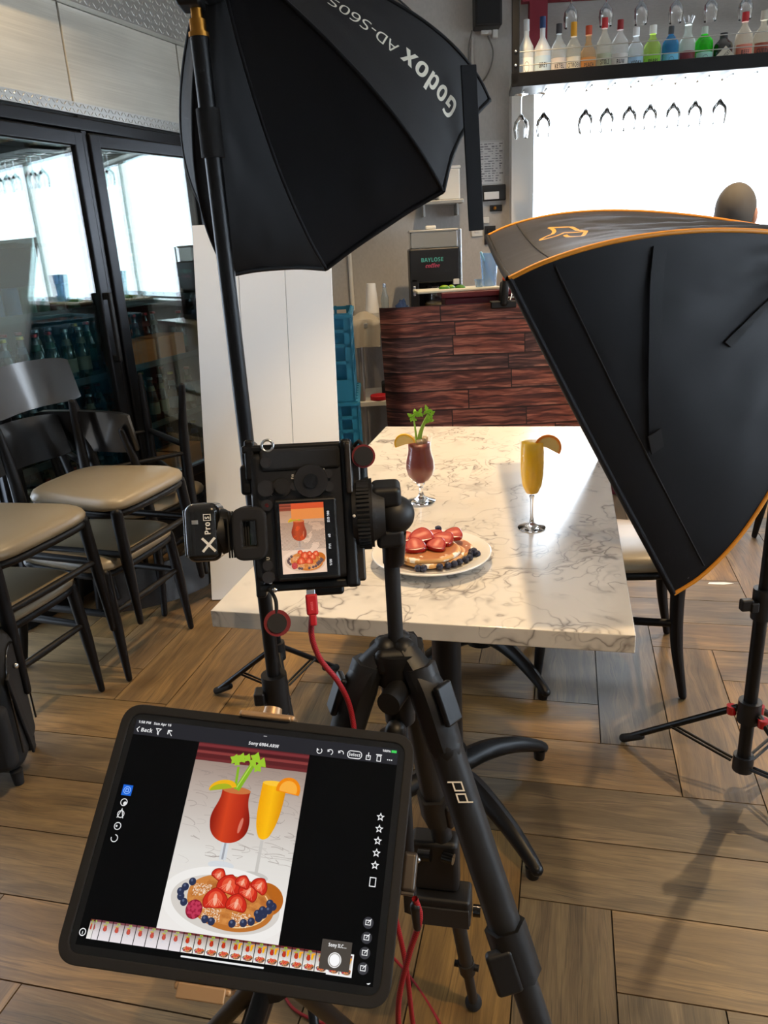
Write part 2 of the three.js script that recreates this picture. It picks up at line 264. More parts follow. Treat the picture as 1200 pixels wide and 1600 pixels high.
{
  const c = thing('glass_door_cooler', 'built-in beer cooler with two black-framed glass doors along the left wall', 'cooler', coolPos, CY);
  const A = -0.62, B = 0.95, Y0 = 0.22, Y1 = 1.985, Dp = 0.72;
  const inner = M({ color: 0x1c1e1e, roughness: 0.7 }), alu = M({ color: 0x2a2b2e, roughness: 0.3, metalness: 0.75 });
  part(c, 'cabinet', [bx(B - A, Y1 - Y0, 0.02, (A + B) / 2, (Y0 + Y1) / 2, -Dp), bx(B - A, 0.04, Dp, (A + B) / 2, Y0 + 0.02, -Dp / 2), bx(B - A, 0.04, Dp, (A + B) / 2, Y1 - 0.0, -Dp / 2), bx(0.03, Y1 - Y0, Dp, A, (Y0 + Y1) / 2, -Dp / 2), bx(0.03, Y1 - Y0, Dp, B, (Y0 + Y1) / 2, -Dp / 2)], inner);
  part(c, 'frame', [rb(B - A, 0.05, 0.06, 0.006, (A + B) / 2, Y1 - 0.035, 0.0), rb(B - A, 0.09, 0.06, 0.006, (A + B) / 2, Y0 + 0.045, 0), rb(0.035, Y1 - Y0, 0.06, 0.006, 0.16, (Y0 + Y1) / 2, -0.005), rb(0.05, Y1 - Y0, 0.06, 0.006, B - 0.02, (Y0 + Y1) / 2, 0), rb(0.05, Y1 - Y0, 0.06, 0.006, A + 0.02, (Y0 + Y1) / 2, 0)], alu);
  for (const [a, b, hs] of [[-0.585, 0.142, 0.105], [0.178, 0.905, 0.88]]) {
    const y0 = Y0 + 0.1, y1 = Y1 - 0.065, sw = 0.058, g = new THREE.Group(); g.name = 'door'; c.add(g); if (a > 0) { const q = -5.5 * D2R; g.rotation.y = q; g.position.set(0.178 - 0.178 * Math.cos(q), 0, 0.178 * Math.sin(q) + 0.004); }
    const f = part(g, 'door_frame', [rb(sw, y1 - y0, 0.045, 0.008, a + sw / 2, (y0 + y1) / 2, 0.012), rb(sw, y1 - y0, 0.045, 0.008, b - sw / 2, (y0 + y1) / 2, 0.012), rb(b - a - 0.02, sw, 0.044, 0.008, (a + b) / 2, y1 - sw / 2, 0.012), rb(b - a - 0.02, sw, 0.044, 0.008, (a + b) / 2, y0 + sw / 2, 0.012)], alu);
    part(g, 'pane', [bx(b - a - 2 * sw + 0.01, y1 - y0 - 2 * sw + 0.01, 0.004, (a + b) / 2, (y0 + y1) / 2, 0.018)], mat.pane);
    part(g, 'inner_pane', [bx(b - a - 2 * sw + 0.01, y1 - y0 - 2 * sw + 0.01, 0.004, (a + b) / 2, (y0 + y1) / 2, 0.0)], mat.pane);
    part(g, 'handle', [rb(0.022, 0.3, 0.018, 0.006, hs, 1.13, 0.062), rb(0.02, 0.03, 0.04, 0.004, hs, 1.265, 0.042), rb(0.02, 0.03, 0.04, 0.004, hs, 0.995, 0.042)], mat.blackPlastic);
  }
  const SH = [0.30, 0.60, 0.90, 1.2, 1.5];
  for (const y of SH) part(c, 'shelf', [bx(B - A - 0.04, 0.012, Dp - 0.1, (A + B) / 2, y, -Dp / 2 - 0.02), bx(B - A - 0.04, 0.03, 0.006, (A + B) / 2, y + 0.012, -0.055)], M({ color: 0x3c4042, roughness: 0.5, metalness: 0.4 }));
  // what stands in it
  const amber = P({ color: 0x2a1606, roughness: 0.08, clearcoat: 1 }), greenB = P({ color: 0x10281a, roughness: 0.08, clearcoat: 1 }), dark = P({ color: 0x0c0f13, roughness: 0.1, clearcoat: 1 });
  const lab = [0x54687c, 0x6d6a58, 0x5a2622, 0x2c4a6c, 0x7c7a74, 0x24503c].map((h) => M({ color: h, roughness: 0.6 })), caps = [0xb9a14a, 0x9aa0a6, 0x8f1f1f].map((h) => M({ color: h, roughness: 0.35, metalness: 0.7 }));
  const prof = [[0.001, 0], [0.029, 0], [0.031, 0.006], [0.031, 0.125], [0.026, 0.15], [0.014, 0.18], [0.0125, 0.215], [0.014, 0.219], [0.014, 0.228], [0.001, 0.228]], bg = lathe(prof, 14), lg = new THREE.CylinderGeometry(0.0316, 0.0316, 0.06, 14, 1, true).translate(0, 0.075, 0), ng = new THREE.CylinderGeometry(0.0155, 0.0215, 0.026, 12, 1, true).translate(0, 0.176, 0), cg = cyl(0.0152, 0.0145, 0.012, 0, 0.226, 0, 12);
  const boxg = rb(0.22, 0.12, 0.15, 0.006), boxm = M({ color: 0xa8632c, roughness: 0.8 });
  const canP = lathe([[0.001, 0], [0.03, 0], [0.033, 0.008], [0.033, 0.11], [0.028, 0.122], [0.001, 0.122]], 14);
  const nth = ['first', 'second', 'third', 'fourth', 'fifth', 'sixth', 'seventh', 'eighth', 'ninth', 'tenth'], tally = {};
  SH.forEach((y, k) => {
    const shelfName = ['bottom', 'second lowest', 'middle', 'second highest', 'top'][k];
    for (let i = 0; i < 17; i++) for (let r = 0; r < (k < 3 ? 2 : 1); r++) {
      const s = A + 0.09 + i * 0.0865, side = s < 0.16 ? 'left' : 'right';
      if (Math.abs(s - 0.16) < 0.03 || hash(i, k, 31) > 0.86 || ((k === 2 || k === 0) && s > 0.3 && s < 0.84 && r === 0)) continue;
      const kind = Math.floor(hash(i >> 1, k, 33) * 3), lk = Math.floor(hash(i >> 1, k, 34) * 6);
      const p = V3(s + 0.012 * (hash(i, r, k) - 0.5), y + 0.006, -0.11 - r * 0.17 - 0.02 * hash(i, r, 35)).applyAxisAngle(V3(0, 1, 0), CY).add(V3(...coolPos));
      const can = k === 3 && side === 'left', rowKey = [k, side, r].join(), place = nth[tally[rowKey] = (tally[rowKey] ?? -1) + 1];
      const b = thing(can ? 'drink_can' : 'beer_bottle', can ? `drink can, ${place} from left, second highest shelf behind the left cooler door` : `dark beer bottle, ${place} from left, ${r ? 'back' : 'front'} row, ${shelfName} shelf, ${side} cooler door`, can ? 'can' : 'bottle', p.toArray(), rr(0, 6), can ? 'cans in the cooler' : `beer bottles, ${shelfName} shelf, ${side} door`);
      if (can) { part(b, 'body', canP, lab[lk]); continue; }
      part(b, 'bottle_glass', bg, [amber, greenB, dark][kind]); part(b, 'paper_label', [lg, ng], lab[lk]); part(b, 'cap', cg, caps[lk % 3]);
    }
  });
  for (const [s, y, z, l] of [[0.42, 0.906, -0.13, 'right middle'], [0.68, 0.906, -0.14, 'right middle'], [0.45, 0.306, -0.13, 'right bottom'], [0.7, 0.306, -0.14, 'right bottom'], [-0.2, 0.906, -0.42, 'left middle'], [-0.44, 0.906, -0.42, 'left middle']]) {
    const p = V3(s, y + 0.066, z).applyAxisAngle(V3(0, 1, 0), CY).add(V3(...coolPos)), o = single('carton', boxg, boxm, `orange-brown cardboard carton on the ${l} cooler shelf, ${s === 0.42 || s === 0.45 || s === -0.44 ? 'nearer' : 'farther'} one`, 'carton', `cartons, ${l} shelf`); o.position.copy(p); o.rotation.y = CY;
  }
}
// ---- recessed downlights
LAMPS.forEach(([x, z, cd, half], k) => {
  const where = ['over the marble table', 'over the bar side', 'over the wood backdrop', 'behind the camera position', 'close to the cooler wall'][k];
  const t = thing('ceiling_downlight', `round recessed ceiling downlight ${where}`, 'light', [x, CEIL, z], 0, 'ceiling downlights');
  part(t, 'trim_ring', new THREE.TorusGeometry(0.075, 0.01, 10, 32).rotateX(Math.PI / 2).translate(0, -0.004, 0), mat.white);
  part(t, 'lens', cyl(0.068, 0.068, 0.006, 0, -0.006, 0, 32), M({ color: 0xffffff, emissive: WARM, emissiveIntensity: 3 }));
  const s = new THREE.SpotLight(WARM, cd, 0, half * D2R, 0.32, 2); s.name = 'downlight'; s.position.set(x, CEIL - 0.03, z); s.target.position.set(x, 0, z); s.castShadow = true; s.shadow.radius = 1.5; s.shadow.mapSize.set(2048, 2048); scene.add(s, s.target); s.target.name = 'downlight_target';
});

// ================================================================ TABLE
const TC = [-0.27, -2.017];
{
  const t = thing('dining_table', 'rectangular dining table with white marble-look top on two black pedestals', 'table', UV(TC[0], 0, TC[1]), ROT);
  part(t, 'tabletop', uvBox(rb(0.8, 0.036, 1.57, 0.0025, 0, 0.732, 0), 1.6, 0.8), mat.marble);
  for (const dz of [0.373, -0.373]) {
    const b = new THREE.Group(); b.name = 'pedestal'; t.add(b);
    part(b, 'column', [rod([0, 0.09, dz], [0, 0.70, dz], 0.036, 0.036, 24), cyl(0.05, 0.045, 0.1, 0, 0.12, dz)], mat.blackMetal);
    part(b, 'mounting_plate', [rb(0.42, 0.012, 0.06, 0.004, 0, 0.706, dz, 0, 0.78), rb(0.42, 0.012, 0.06, 0.004, 0, 0.706, dz, 0, -0.78)], mat.blackMetal);
    for (const sx of [-1, 1]) for (const sz of [-1, 1]) {
      const e = (k, y) => [sx * 0.228 * k, y, dz + sz * 0.224 * k];
      part(b, 'foot', [taper([e(0.1, 0.11), e(0.35, 0.112), e(0.7, 0.085), e(0.97, 0.042), e(1.02, 0.03)], [0.03, 0.028, 0.024, 0.021, 0.016], 18, 10), cyl(0.015, 0.018, 0.03, ...e(0.98, 0.015), 14)], mat.blackMetal);
    }
  }
}

// ================================================================ CHAIRS
const vinyl = P({ color: 0x8d8068, roughness: 0.36, clearcoat: 0.15, clearcoatRoughness: 0.35 }), lacquer = P({ color: 0x09080a, roughness: 0.46, specularIntensity: 0.6 }), gloss = P({ color: 0x0a090a, roughness: 0.3, clearcoat: 1, clearcoatRoughness: 0.1 });
function makeChair(label, group) {
  const t = thing('dining_chair', label, 'chair', [0, 0, 0], 0, group);
  // cushion: a rounded trapezoid with a domed top
  const out = (a) => { const c = Math.cos(a), s = Math.sin(a), n = 5.5, k = Math.pow(Math.abs(c), n) + Math.pow(Math.abs(s), n), q = Math.pow(k, -1 / n); const z = s * q, x = c * q; return [x * lerp(0.175, 0.232, (z + 1) / 2), z * 0.222 + 0.008 * (z > 0 ? 1 - x * x : 0)]; };
  const prof = [[0.0, 0.472], [0.4, 0.471], [0.7, 0.468], [0.88, 0.460], [0.965, 0.449], [1.0, 0.432], [0.99, 0.418], [0.9, 0.412], [0, 0.412]], pos = [], idx = [], na = 48;
  for (const [r, y] of prof) for (let i = 0; i < na; i++) { const [x, z] = out(i / na * Math.PI * 2); pos.push(x * r, y, z * r); }
  for (let j = 0; j + 1 < prof.length; j++) for (let i = 0; i < na; i++) { const a = j * na + i, b = j * na + (i + 1) % na, c = a + na, d = b + na; idx.push(a, b, d, a, d, c); }
  const sg = new THREE.BufferGeometry(); sg.setAttribute('position', new THREE.Float32BufferAttribute(pos, 3)); sg.setIndex(idx); sg.computeVertexNormals();
  part(t, 'seat', sg, vinyl);
  const fr = []; for (let i = 0; i < na; i++) { const [x, z] = out(i / na * Math.PI * 2); fr.push([x * 0.93, 0.402, z * 0.93]); }
  part(t, 'seat_frame', [tube(fr, 0.0145, 60, 8, true), bx(0.3, 0.01, 0.34, 0, 0.411, 0)], lacquer);
  for (const s of [-1, 1]) {
    part(t, 'leg', taper([[s * 0.188, 0.405, 0.19], [s * 0.195, 0.22, 0.205], [s * 0.2, 0.01, 0.22]], [0.021, 0.0195, 0.0115], 14, 12), lacquer);
    part(t, 'rear_leg', taper([[s * 0.215, 0.01, -0.235], [s * 0.205, 0.2, -0.205], [s * 0.2, 0.42, -0.2], [s * 0.198, 0.62, -0.225], [s * 0.19, 0.80, -0.278]], [0.0125, 0.0195, 0.0225, 0.018, 0.012], 24, 12), lacquer);
    part(t, 'stretcher', taper([[s * 0.197, 0.258, 0.2], [s * 0.2, 0.258, 0], [s * 0.203, 0.258, -0.205]], [0.012, 0.0135, 0.012], 8, 10), lacquer);
    part(t, 'corner_block', rb(0.05, 0.028, 0.05, 0.008, s * 0.17, 0.4, 0.17), lacquer);
  }
  part(t, 'stretcher', taper([[-0.19, 0.262, 0.204], [0, 0.262, 0.207], [0.19, 0.262, 0.204]], [0.010, 0.0125, 0.010], 8, 10), lacquer);
  part(t, 'stretcher', taper([[-0.2, 0.29, -0.205], [0.2, 0.29, -0.205]], [0.009, 0.009], 6, 10), lacquer);
  const br = shell((u, v) => { const x = (u - 0.5) * 0.44, y = (v - 0.5) * 0.165, ex = Math.abs(u - 0.5) * 2, r = Math.pow(ex, 8) * 0.028; return V3(x, 0.785 + y * (1 - r * 6 * 0.9) + 0.01 * Math.cos((u - 0.5) * 3), -0.258 - y * 0.2 - 0.045 * Math.cos((u - 0.5) * 2.4) + 0.03); }, 30, 14, 0.016);
  part(t, 'backrest', br, gloss);
  return t;
}
{
  const c0 = makeChair('black chair with taupe seat on the floor under the stack nearest the white board', 'stacked chairs by the cooler');
  const yaw = 70 * D2R;
  c0.position.set(-1.075, 0, -2.635); c0.rotation.y = yaw;
  const put = (x, y, z, a, label, group) => { const c = copies(c0, label, group); c.position.set(x, y, z); c.rotation.y = a; return c; };
  put(-1.01, 0.206, -2.665, yaw, 'taupe chair stacked on top, its shiny black backrest reflecting the window', 'stacked chairs by the cooler');
  put(-1.29, 0, -2.2, yaw, 'lower taupe chair at the left edge, under the left stack', 'stacked chairs by the cooler');
  put(-1.23, 0.206, -2.25, yaw, 'upper taupe chair at the left edge, on top of the left stack', 'stacked chairs by the cooler');
  put(-1.06, 0, -3.17, 160 * D2R, 'upright chair with dark backrest behind the stacks, an upturned chair on it', 'stacked chairs by the cooler');
  const d = put(-1.09, 0.933, -3.13, 0, 'upside-down black chair with legs in the air beside the white board', 'stacked chairs by the cooler');
  d.rotation.set(0, 0, 0); d.quaternion.setFromEuler(new THREE.Euler(0, 215 * D2R, 0)).multiply(new THREE.Quaternion().setFromAxisAngle(V3(0, 0, 1), Math.PI));
  const mid = [(0.833 + 0.48) / 2, (-2.077 - 2.19) / 2], nx = -SU, nz = CU;
  put(mid[0] + 0.03 - nx * 0.21, 0, mid[1] - nz * 0.21, -(90 + 0) * D2R - TH, 'chair tucked under the right long side of the marble table', 'chairs at the tables');
  put(1.97, 0, -3.118, 0, 'chair in the background behind the orange-piped softbox', 'chairs at the tables');
}
{ // black roller bag at the left edge
  const t = thing('camera_bag', 'black soft camera bag standing on small feet at the left edge', 'bag', [-1.205, 0, -1.91], 12 * D2R);
  const nylon = M({ color: 0x131416, roughness: 0.75 });
  part(t, 'body', [rb(0.24, 0.40, 0.22, 0.05, 0, 0.235, 0, 0, 0, 0, 5), rb(0.22, 0.2, 0.06, 0.025, 0.0, 0.17, 0.11, 0, 0, 0, 4)], nylon);
  for (const [x, z] of [[-0.09, -0.08], [0.09, -0.08], [-0.09, 0.09], [0.09, 0.09]]) part(t, 'foot', cyl(0.014, 0.018, 0.045, x, 0.0225, z, 12), mat.rubber);
  part(t, 'zipper', tube([[0.121, 0.1, -0.09], [0.122, 0.36, -0.07], [0.122, 0.40, 0], [0.122, 0.36, 0.07], [0.121, 0.1, 0.09]], 0.003, 30, 6), mat.blackGloss);
  part(t, 'handle', tube([[-0.06, 0.43, 0], [-0.05, 0.47, 0], [0.05, 0.47, 0], [0.06, 0.43, 0]], 0.009, 24, 8), nylon);
  part(t, 'strap', rb(0.008, 0.3, 0.03, 0.003, 0.127, 0.2, 0.05, 0.25, 0, 0), mat.rubber);
  part(t, 'buckle', ball(0.009, 0.133, 0.34, 0.02, 12), mat.chrome);
}

// ================================================================ LEANING WHITE BOARD AND CRATES
{
  const t = thing('reflector_board', 'tall white three-panel board leaning against the teal crates left of the table', 'board', [-0.765, 0.004, -2.994], 0);
  const lean = new THREE.Group(); lean.name = 'panels'; lean.rotation.order = 'YXZ'; lean.rotation.set(-16.9 * D2R, -2.763 * D2R, 0); t.add(lean);
  const foam = M({ color: 0xe9ebec, roughness: 0.6 });
  for (const [a, b] of [[0, 0.187], [0.189, 0.385], [0.387, 0.583]]) part(lean, 'panel', rb(b - a, 1.597, 0.012, 0.002, (a + b) / 2, 0.7985, -0.006), foam);
}
{
  const teal = P({ color: 0x1f6f8c, roughness: 0.42, clearcoat: 0.1 });
  const H3 = 0.381;
  const build = (label) => {
    const t = thing('glass_rack', label, 'crate', [-0.345, 0, -3.62], 0, 'stacked teal glass racks'), S = 0.5, g = [];
    const rows = [0.075, 0.15, 0.225, 0.30, 0.378];
    for (const s of [-1, 1]) for (const ax of [0, 1]) {
      const put = (w, h, x, y, dz = 0) => { const q = bx(w, h, 0.008, x, y, s * (S / 2 - 0.004 + dz)); if (ax) q.rotateY(Math.PI / 2); g.push(q); };
      put(S, 0.095, 0, 0.0475);
      for (const y of [0.171, 0.244, 0.306, 0.37]) put(S, 0.014, 0, y);
      for (let k = 0; k <= 7; k++) put(k === 0 || k === 7 ? 0.03 : 0.012, 0.29, -S / 2 + 0.015 + k * (S - 0.03) / 7, 0.235);
    }
    part(t, 'side_lattice', g, teal);
    part(t, 'rim', [bx(S + 0.012, 0.014, 0.018, 0, 0.368, S / 2), bx(S + 0.012, 0.014, 0.018, 0, 0.368, -S / 2), bx(0.018, 0.014, S, S / 2, 0.368, 0), bx(0.018, 0.014, S, -S / 2, 0.368, 0)], teal);
    part(t, 'base_grid', [bx(S - 0.01, 0.012, S - 0.01, 0, 0.02, 0)], teal);
    for (let k = 0; k < 4; k++) part(t, 'divider', bx(S - 0.03, 0.30, 0.005, 0, 0.2, -0.15 + k * 0.1), teal);
    return t;
  };
  const a = build('teal plastic glass rack at the bottom of the stack behind the white board');
  const b = copies(a, 'teal plastic glass rack in the middle of the stack behind the white board'), c = copies(a, 'teal plastic glass rack on top of the stack behind the white board');
  b.position.y = H3; c.position.y = 2 * H3; b.position.x += 0.006; c.position.x -= 0.004;
}

// ================================================================ WOOD PRINT BACKDROP, BAR, BACK COUNTER
const plankPrint = (() => {
  const rows = []; let y0 = 0, r = 0; while (y0 < 900) { const h = 62 + 46 * hash(r, 1, 71); const cuts = []; let x = -300 * hash(r, 2, 71); while (x < 1500) { cuts.push(x); x += 320 + 420 * hash(r, cuts.length, 72); } cuts.push(x); rows.push([y0, h, cuts, r]); y0 += h; r++; }
  return texture(1420, 900, (x, yy) => {
    const row = rows.find(([y, h]) => yy >= y && yy < y + h), [y, h, cuts, r] = row, k = cuts.findIndex((q, i) => x >= q && x < cuts[i + 1]), id = r * 31 + k;
    const wob = 5 * (fbm(x / 70, r * 3.3, 3, 77) - 0.5), v = (yy - y + wob) / h, ex = Math.min(x - cuts[k], cuts[k + 1] - x), tone = hash(id, 3, 78);
    const bend = 0.5 * (fbm(x / 160 + id * 3, v * 2, 3, 79) - 0.5), g = fbm(x / 150 + id * 5, (v + bend * 0.5) * 9, 4, 80), f = fbm(x / 55 + id, (v + bend * 0.5) * 34, 3, 81), big = fbm(x / 240 + id, v * 2.2 + id, 3, 82);
    let c = mixc([136, 72, 60], [100, 58, 52], tone); if (tone > 0.8) c = [84, 60, 60];
    c = mixc(c, [186, 120, 100], sstep(0.5, 0.72, g) * 0.6 + sstep(0.55, 0.8, f) * 0.28); c = mixc(c, [44, 22, 24], sstep(0.52, 0.30, g) * 0.55 + sstep(0.5, 0.28, f) * 0.3 + sstep(0.62, 0.75, big) * 0.25);
    c = mixc(c, [214, 158, 138], Math.exp(-Math.pow((v - 0.07) * 20, 2)) * 0.45 * sstep(0.35, 0.6, fbm(x / 60, r * 7, 2, 83)));
    c = mixc(c, [24, 12, 14], sstep(0.90, 0.985, v) * 0.9 + sstep(0.03, 0.0, v) * 0.8); if (ex < 3) c = mixc(c, [22, 11, 13], 0.75);
    return c;
  });
})();
{
  const t = thing('photo_backdrop', 'vinyl photo backdrop printed with reddish-brown wood planks, hung behind the table', 'backdrop', [0.02, 0, -4.05], 0);
  const g = shell((u, v) => { const x = u * 1.42, y = 0.2 + v * 0.9, curl = Math.max(0, 0.16 - x); return V3(x + 0.018 * (1 - v) + curl * 0.1, y + 0.004 * Math.sin(u * 7), -curl * curl * 3.4 + 0.008 * Math.sin(u * 6 + 1.3) * (1 - v * 0.6) + 0.006 * Math.sin(u * 17) * (1 - v)); }, 80, 20, 0.0016);
  part(t, 'sheet', g, M({ map: plankPrint, roughness: 0.5 }));
}
{
  const t = thing('bar_counter', 'dark red bar counter carrying the wood backdrop', 'counter', [0.86, 0, -4.2], 0);
  part(t, 'front', rb(0.96, 1.13, 0.2, 0.006, 0, 0.565, 0), mat.maroon);
  part(t, 'top', rb(1.0, 0.03, 0.26, 0.006, 0, 1.146, -0.01), mat.maroon);
}
const wx = -4.2;
{
  const b = single('cutting_board', rb(0.44, 0.014, 0.2, 0.005), M({ color: 0xd8d3bd, roughness: 0.55 }), 'pale cutting board overhanging the left end of the dark red bar', 'cutting board'); b.position.set(0.45, 1.168, wx); b.rotation.y = 0.06;
  const lime = M({ color: 0x8fb31a, roughness: 0.4 }), rind = M({ color: 0x3f7a14, roughness: 0.5 });
  [[0.385, 1.196, -4.17, 'lime wedge nearest the edge of the cutting board'], [0.425, 1.194, -4.2, 'lime wedge second on the cutting board, cut side up'], [0.47, 1.193, -4.18, 'dark green lime end on the cutting board beside the wedges']].forEach(([x, y, z, l], k) => {
    const o = thing('lime_wedge', l, 'lime', [x, y - 0.0205, z], k * 1.3);
    part(o, 'flesh', new THREE.SphereGeometry(0.024, 18, 10, 0, Math.PI * 2, 0, Math.PI / 2).scale(1.2, 0.8, 0.8), k === 2 ? rind : lime); part(o, 'rind', new THREE.SphereGeometry(0.0245, 18, 10, 0, Math.PI * 2, Math.PI * 0.3, Math.PI * 0.2).scale(1.21, 0.82, 0.82), rind);
  });
  const blueP = P({ color: 0xd3e4f2, roughness: 0.15, transmission: 0.75, thickness: 0 });
  const cup = thing('plastic_cup', 'tall translucent blue plastic cup with a straw on the bar', 'cup', [0.627, 1.1755, wx]);
  part(cup, 'cup_wall', lathe([[0.001, 0], [0.036, 0], [0.047, 0.165], [0.0455, 0.165], [0.0345, 0.004], [0.001, 0.004]], 30), blueP);
  part(cup, 'rim', new THREE.TorusGeometry(0.047, 0.002, 8, 30).rotateX(Math.PI / 2).translate(0, 0.165, 0), blueP);
  const straw = single('drinking_straw', rod([0.655, 1.182, wx + 0.01], [0.578, 1.35, wx + 0.035], 0.0055, 0.0055, 12), P({ color: 0xa8e0f2, roughness: 0.3, transmission: 0.3, thickness: 0 }), 'pale blue drinking straw leaning in the plastic cup', 'straw');
  const sc = thing('sauce_cup', 'small clear portion cup beside the blue plastic cup', 'cup', [0.566, 1.1755, wx + 0.055]);
  part(sc, 'cup_wall', lathe([[0.001, 0], [0.018, 0], [0.025, 0.04], [0.024, 0.04], [0.017, 0.003], [0.001, 0.003]], 24), blueP);
}
{ // spring clamp on the backdrop
  const t = thing('spring_clamp', 'black spring clamp with orange tip gripping the top of the backdrop', 'clamp', [0.672, 1.09, -4.02]);
  part(t, 'jaw', [rb(0.13, 0.036, 0.03, 0.006, 0, 0.0, 0.0), rb(0.13, 0.036, 0.02, 0.006, 0, 0.0, -0.05)], mat.blackPlastic);
  part(t, 'handle', [taper([[0.0, 0.01, 0.01], [0.004, 0.07, 0.02], [0.004, 0.13, 0.03]], [0.02, 0.019, 0.014], 12, 10), taper([[0.0, 0.01, -0.05], [0.0, 0.06, -0.045], [0.004, 0.1, -0.06]], [0.018, 0.016, 0.012], 12, 10)], mat.blackPlastic);
  part(t, 'orange_tip', taper([[0.004, 0.125, 0.03], [0.006, 0.165, 0.034]], [0.0145, 0.012], 6, 10), M({ color: 0xe2561d, roughness: 0.5 }));
  part(t, 'spring', [tube([[0.03, 0.02, 0.02], [0.045, 0.05, -0.01], [0.05, 0.08, -0.03]], 0.004, 20, 6), rod([0.02, 0.03, -0.03], [0.08, 0.03, -0.03], 0.006)], mat.chrome);
}
{ // stainless work table with what stands on it
  const t = thing('work_table', 'stainless steel work table with lower shelf behind the backdrop', 'table', [0.24, 0, -4.68]);
  part(t, 'worktop', rb(0.76, 0.03, 0.5, 0.004, 0, 0.985, 0), mat.steel);
  part(t, 'lower_shelf', rb(0.72, 0.03, 0.46, 0.004, 0, 0.53, 0), mat.whitePlastic);
  for (const sx of [-1, 1]) for (const sz of [-1, 1]) part(t, 'leg', rod([sx * 0.33, 0, sz * 0.2], [sx * 0.33, 0.97, sz * 0.2], 0.019, 0.019, 16), mat.steel);
  const r = single('red_lid', lathe([[0.001, 0], [0.05, 0], [0.052, 0.006], [0.052, 0.024], [0.048, 0.03], [0.001, 0.03]], 28), mat.red, 'red round lid on the lower shelf of the work table', 'lid'); r.position.set(0.01, 0.545, -4.5);
  const w = thing('towel', 'off-white cloth draped over the left end of the work table', 'towel', [-0.05, 1.001, -4.5]);
  part(w, 'cloth', shell((u, v) => { const x = (u - 0.5) * 0.17, s = v * 0.34, bend = 0.2; const z = s < bend ? -0.1 + s : 0.1 + 0.01 * Math.sin(u * 9), y = s < bend ? 0.045 * Math.sin(u * 3.1) * (0.6 + 0.4 * Math.sin(v * 9)) + 0.006 : 0.004 - (s - bend); return V3(x, y, z - 0.02 + 0.006 * Math.sin(u * 14 + v * 5)); }, 26, 26, 0.004), M({ color: 0xa9a294, roughness: 0.95 }));
  const tray = single('black_bin', rb(0.14, 0.07, 0.14, 0.012, 0, 0.035, 0), mat.blackPlastic, 'black plastic bin under the edge of the work table beside the crates', 'bin'); tray.position.set(0.10, 0.547, -4.68);
  const cone = lathe([[0.001, 0], [0.03, 0], [0.042, 0.15], [0.044, 0.15], [0.044, 0.155], [0.0, 0.155]], 26);
  const cs = thing('paper_cup_stack', 'upturned stack of white paper cups on the work table', 'cup stack', [0.0, 1.001, -4.58]);
  for (let k = 0; k < 4; k++) part(cs, 'cup', lathe([[0.026 - 0.0005 * k, 0.17 + k * 0.012], [0.0265, 0.165 + k * 0.012], [0.041, 0.01 + k * 0.012], [0.043, 0.0 + k * 0.012], [0.039, 0.004 + k * 0.012], [0.0245, 0.16 + k * 0.012], [0.001, 0.165 + k * 0.012]], 24), mat.white);
  const bo = thing('clear_bottle', 'slim clear glass bottle with silver cap beside the paper cups', 'bottle', [0.075, 1.001, -4.56]);
  part(bo, 'bottle_glass', lathe([[0.001, 0], [0.022, 0], [0.023, 0.12], [0.012, 0.16], [0.01, 0.185], [0.001, 0.185]], 20), P({ color: 0xcfd8dc, roughness: 0.05, transmission: 0.7, thickness: 0 }));
  part(bo, 'cap', cyl(0.011, 0.011, 0.022, 0, 0.19, 0, 16), mat.chrome);
  const bb = thing('blue_cloth', 'crumpled blue cloth on the work table beside the coffee machine', 'cloth', [0.175, 1.001, -4.55]);
  part(bb, 'cloth', (() => { const g = new THREE.SphereGeometry(0.055, 22, 14), p = g.attributes.position; for (let i = 0; i < p.count; i++) { const x = p.getX(i), y = p.getY(i), z = p.getZ(i), k = 0.75 + 0.6 * vn(x * 60 + 5, y * 60 + z * 40, 4); p.setXYZ(i, x * k * 0.7, Math.max(0, (y + 0.035) * k * 1.0), z * k); } g.computeVertexNormals(); return g; })(), M({ color: 0x27406b, roughness: 0.9 }));
}
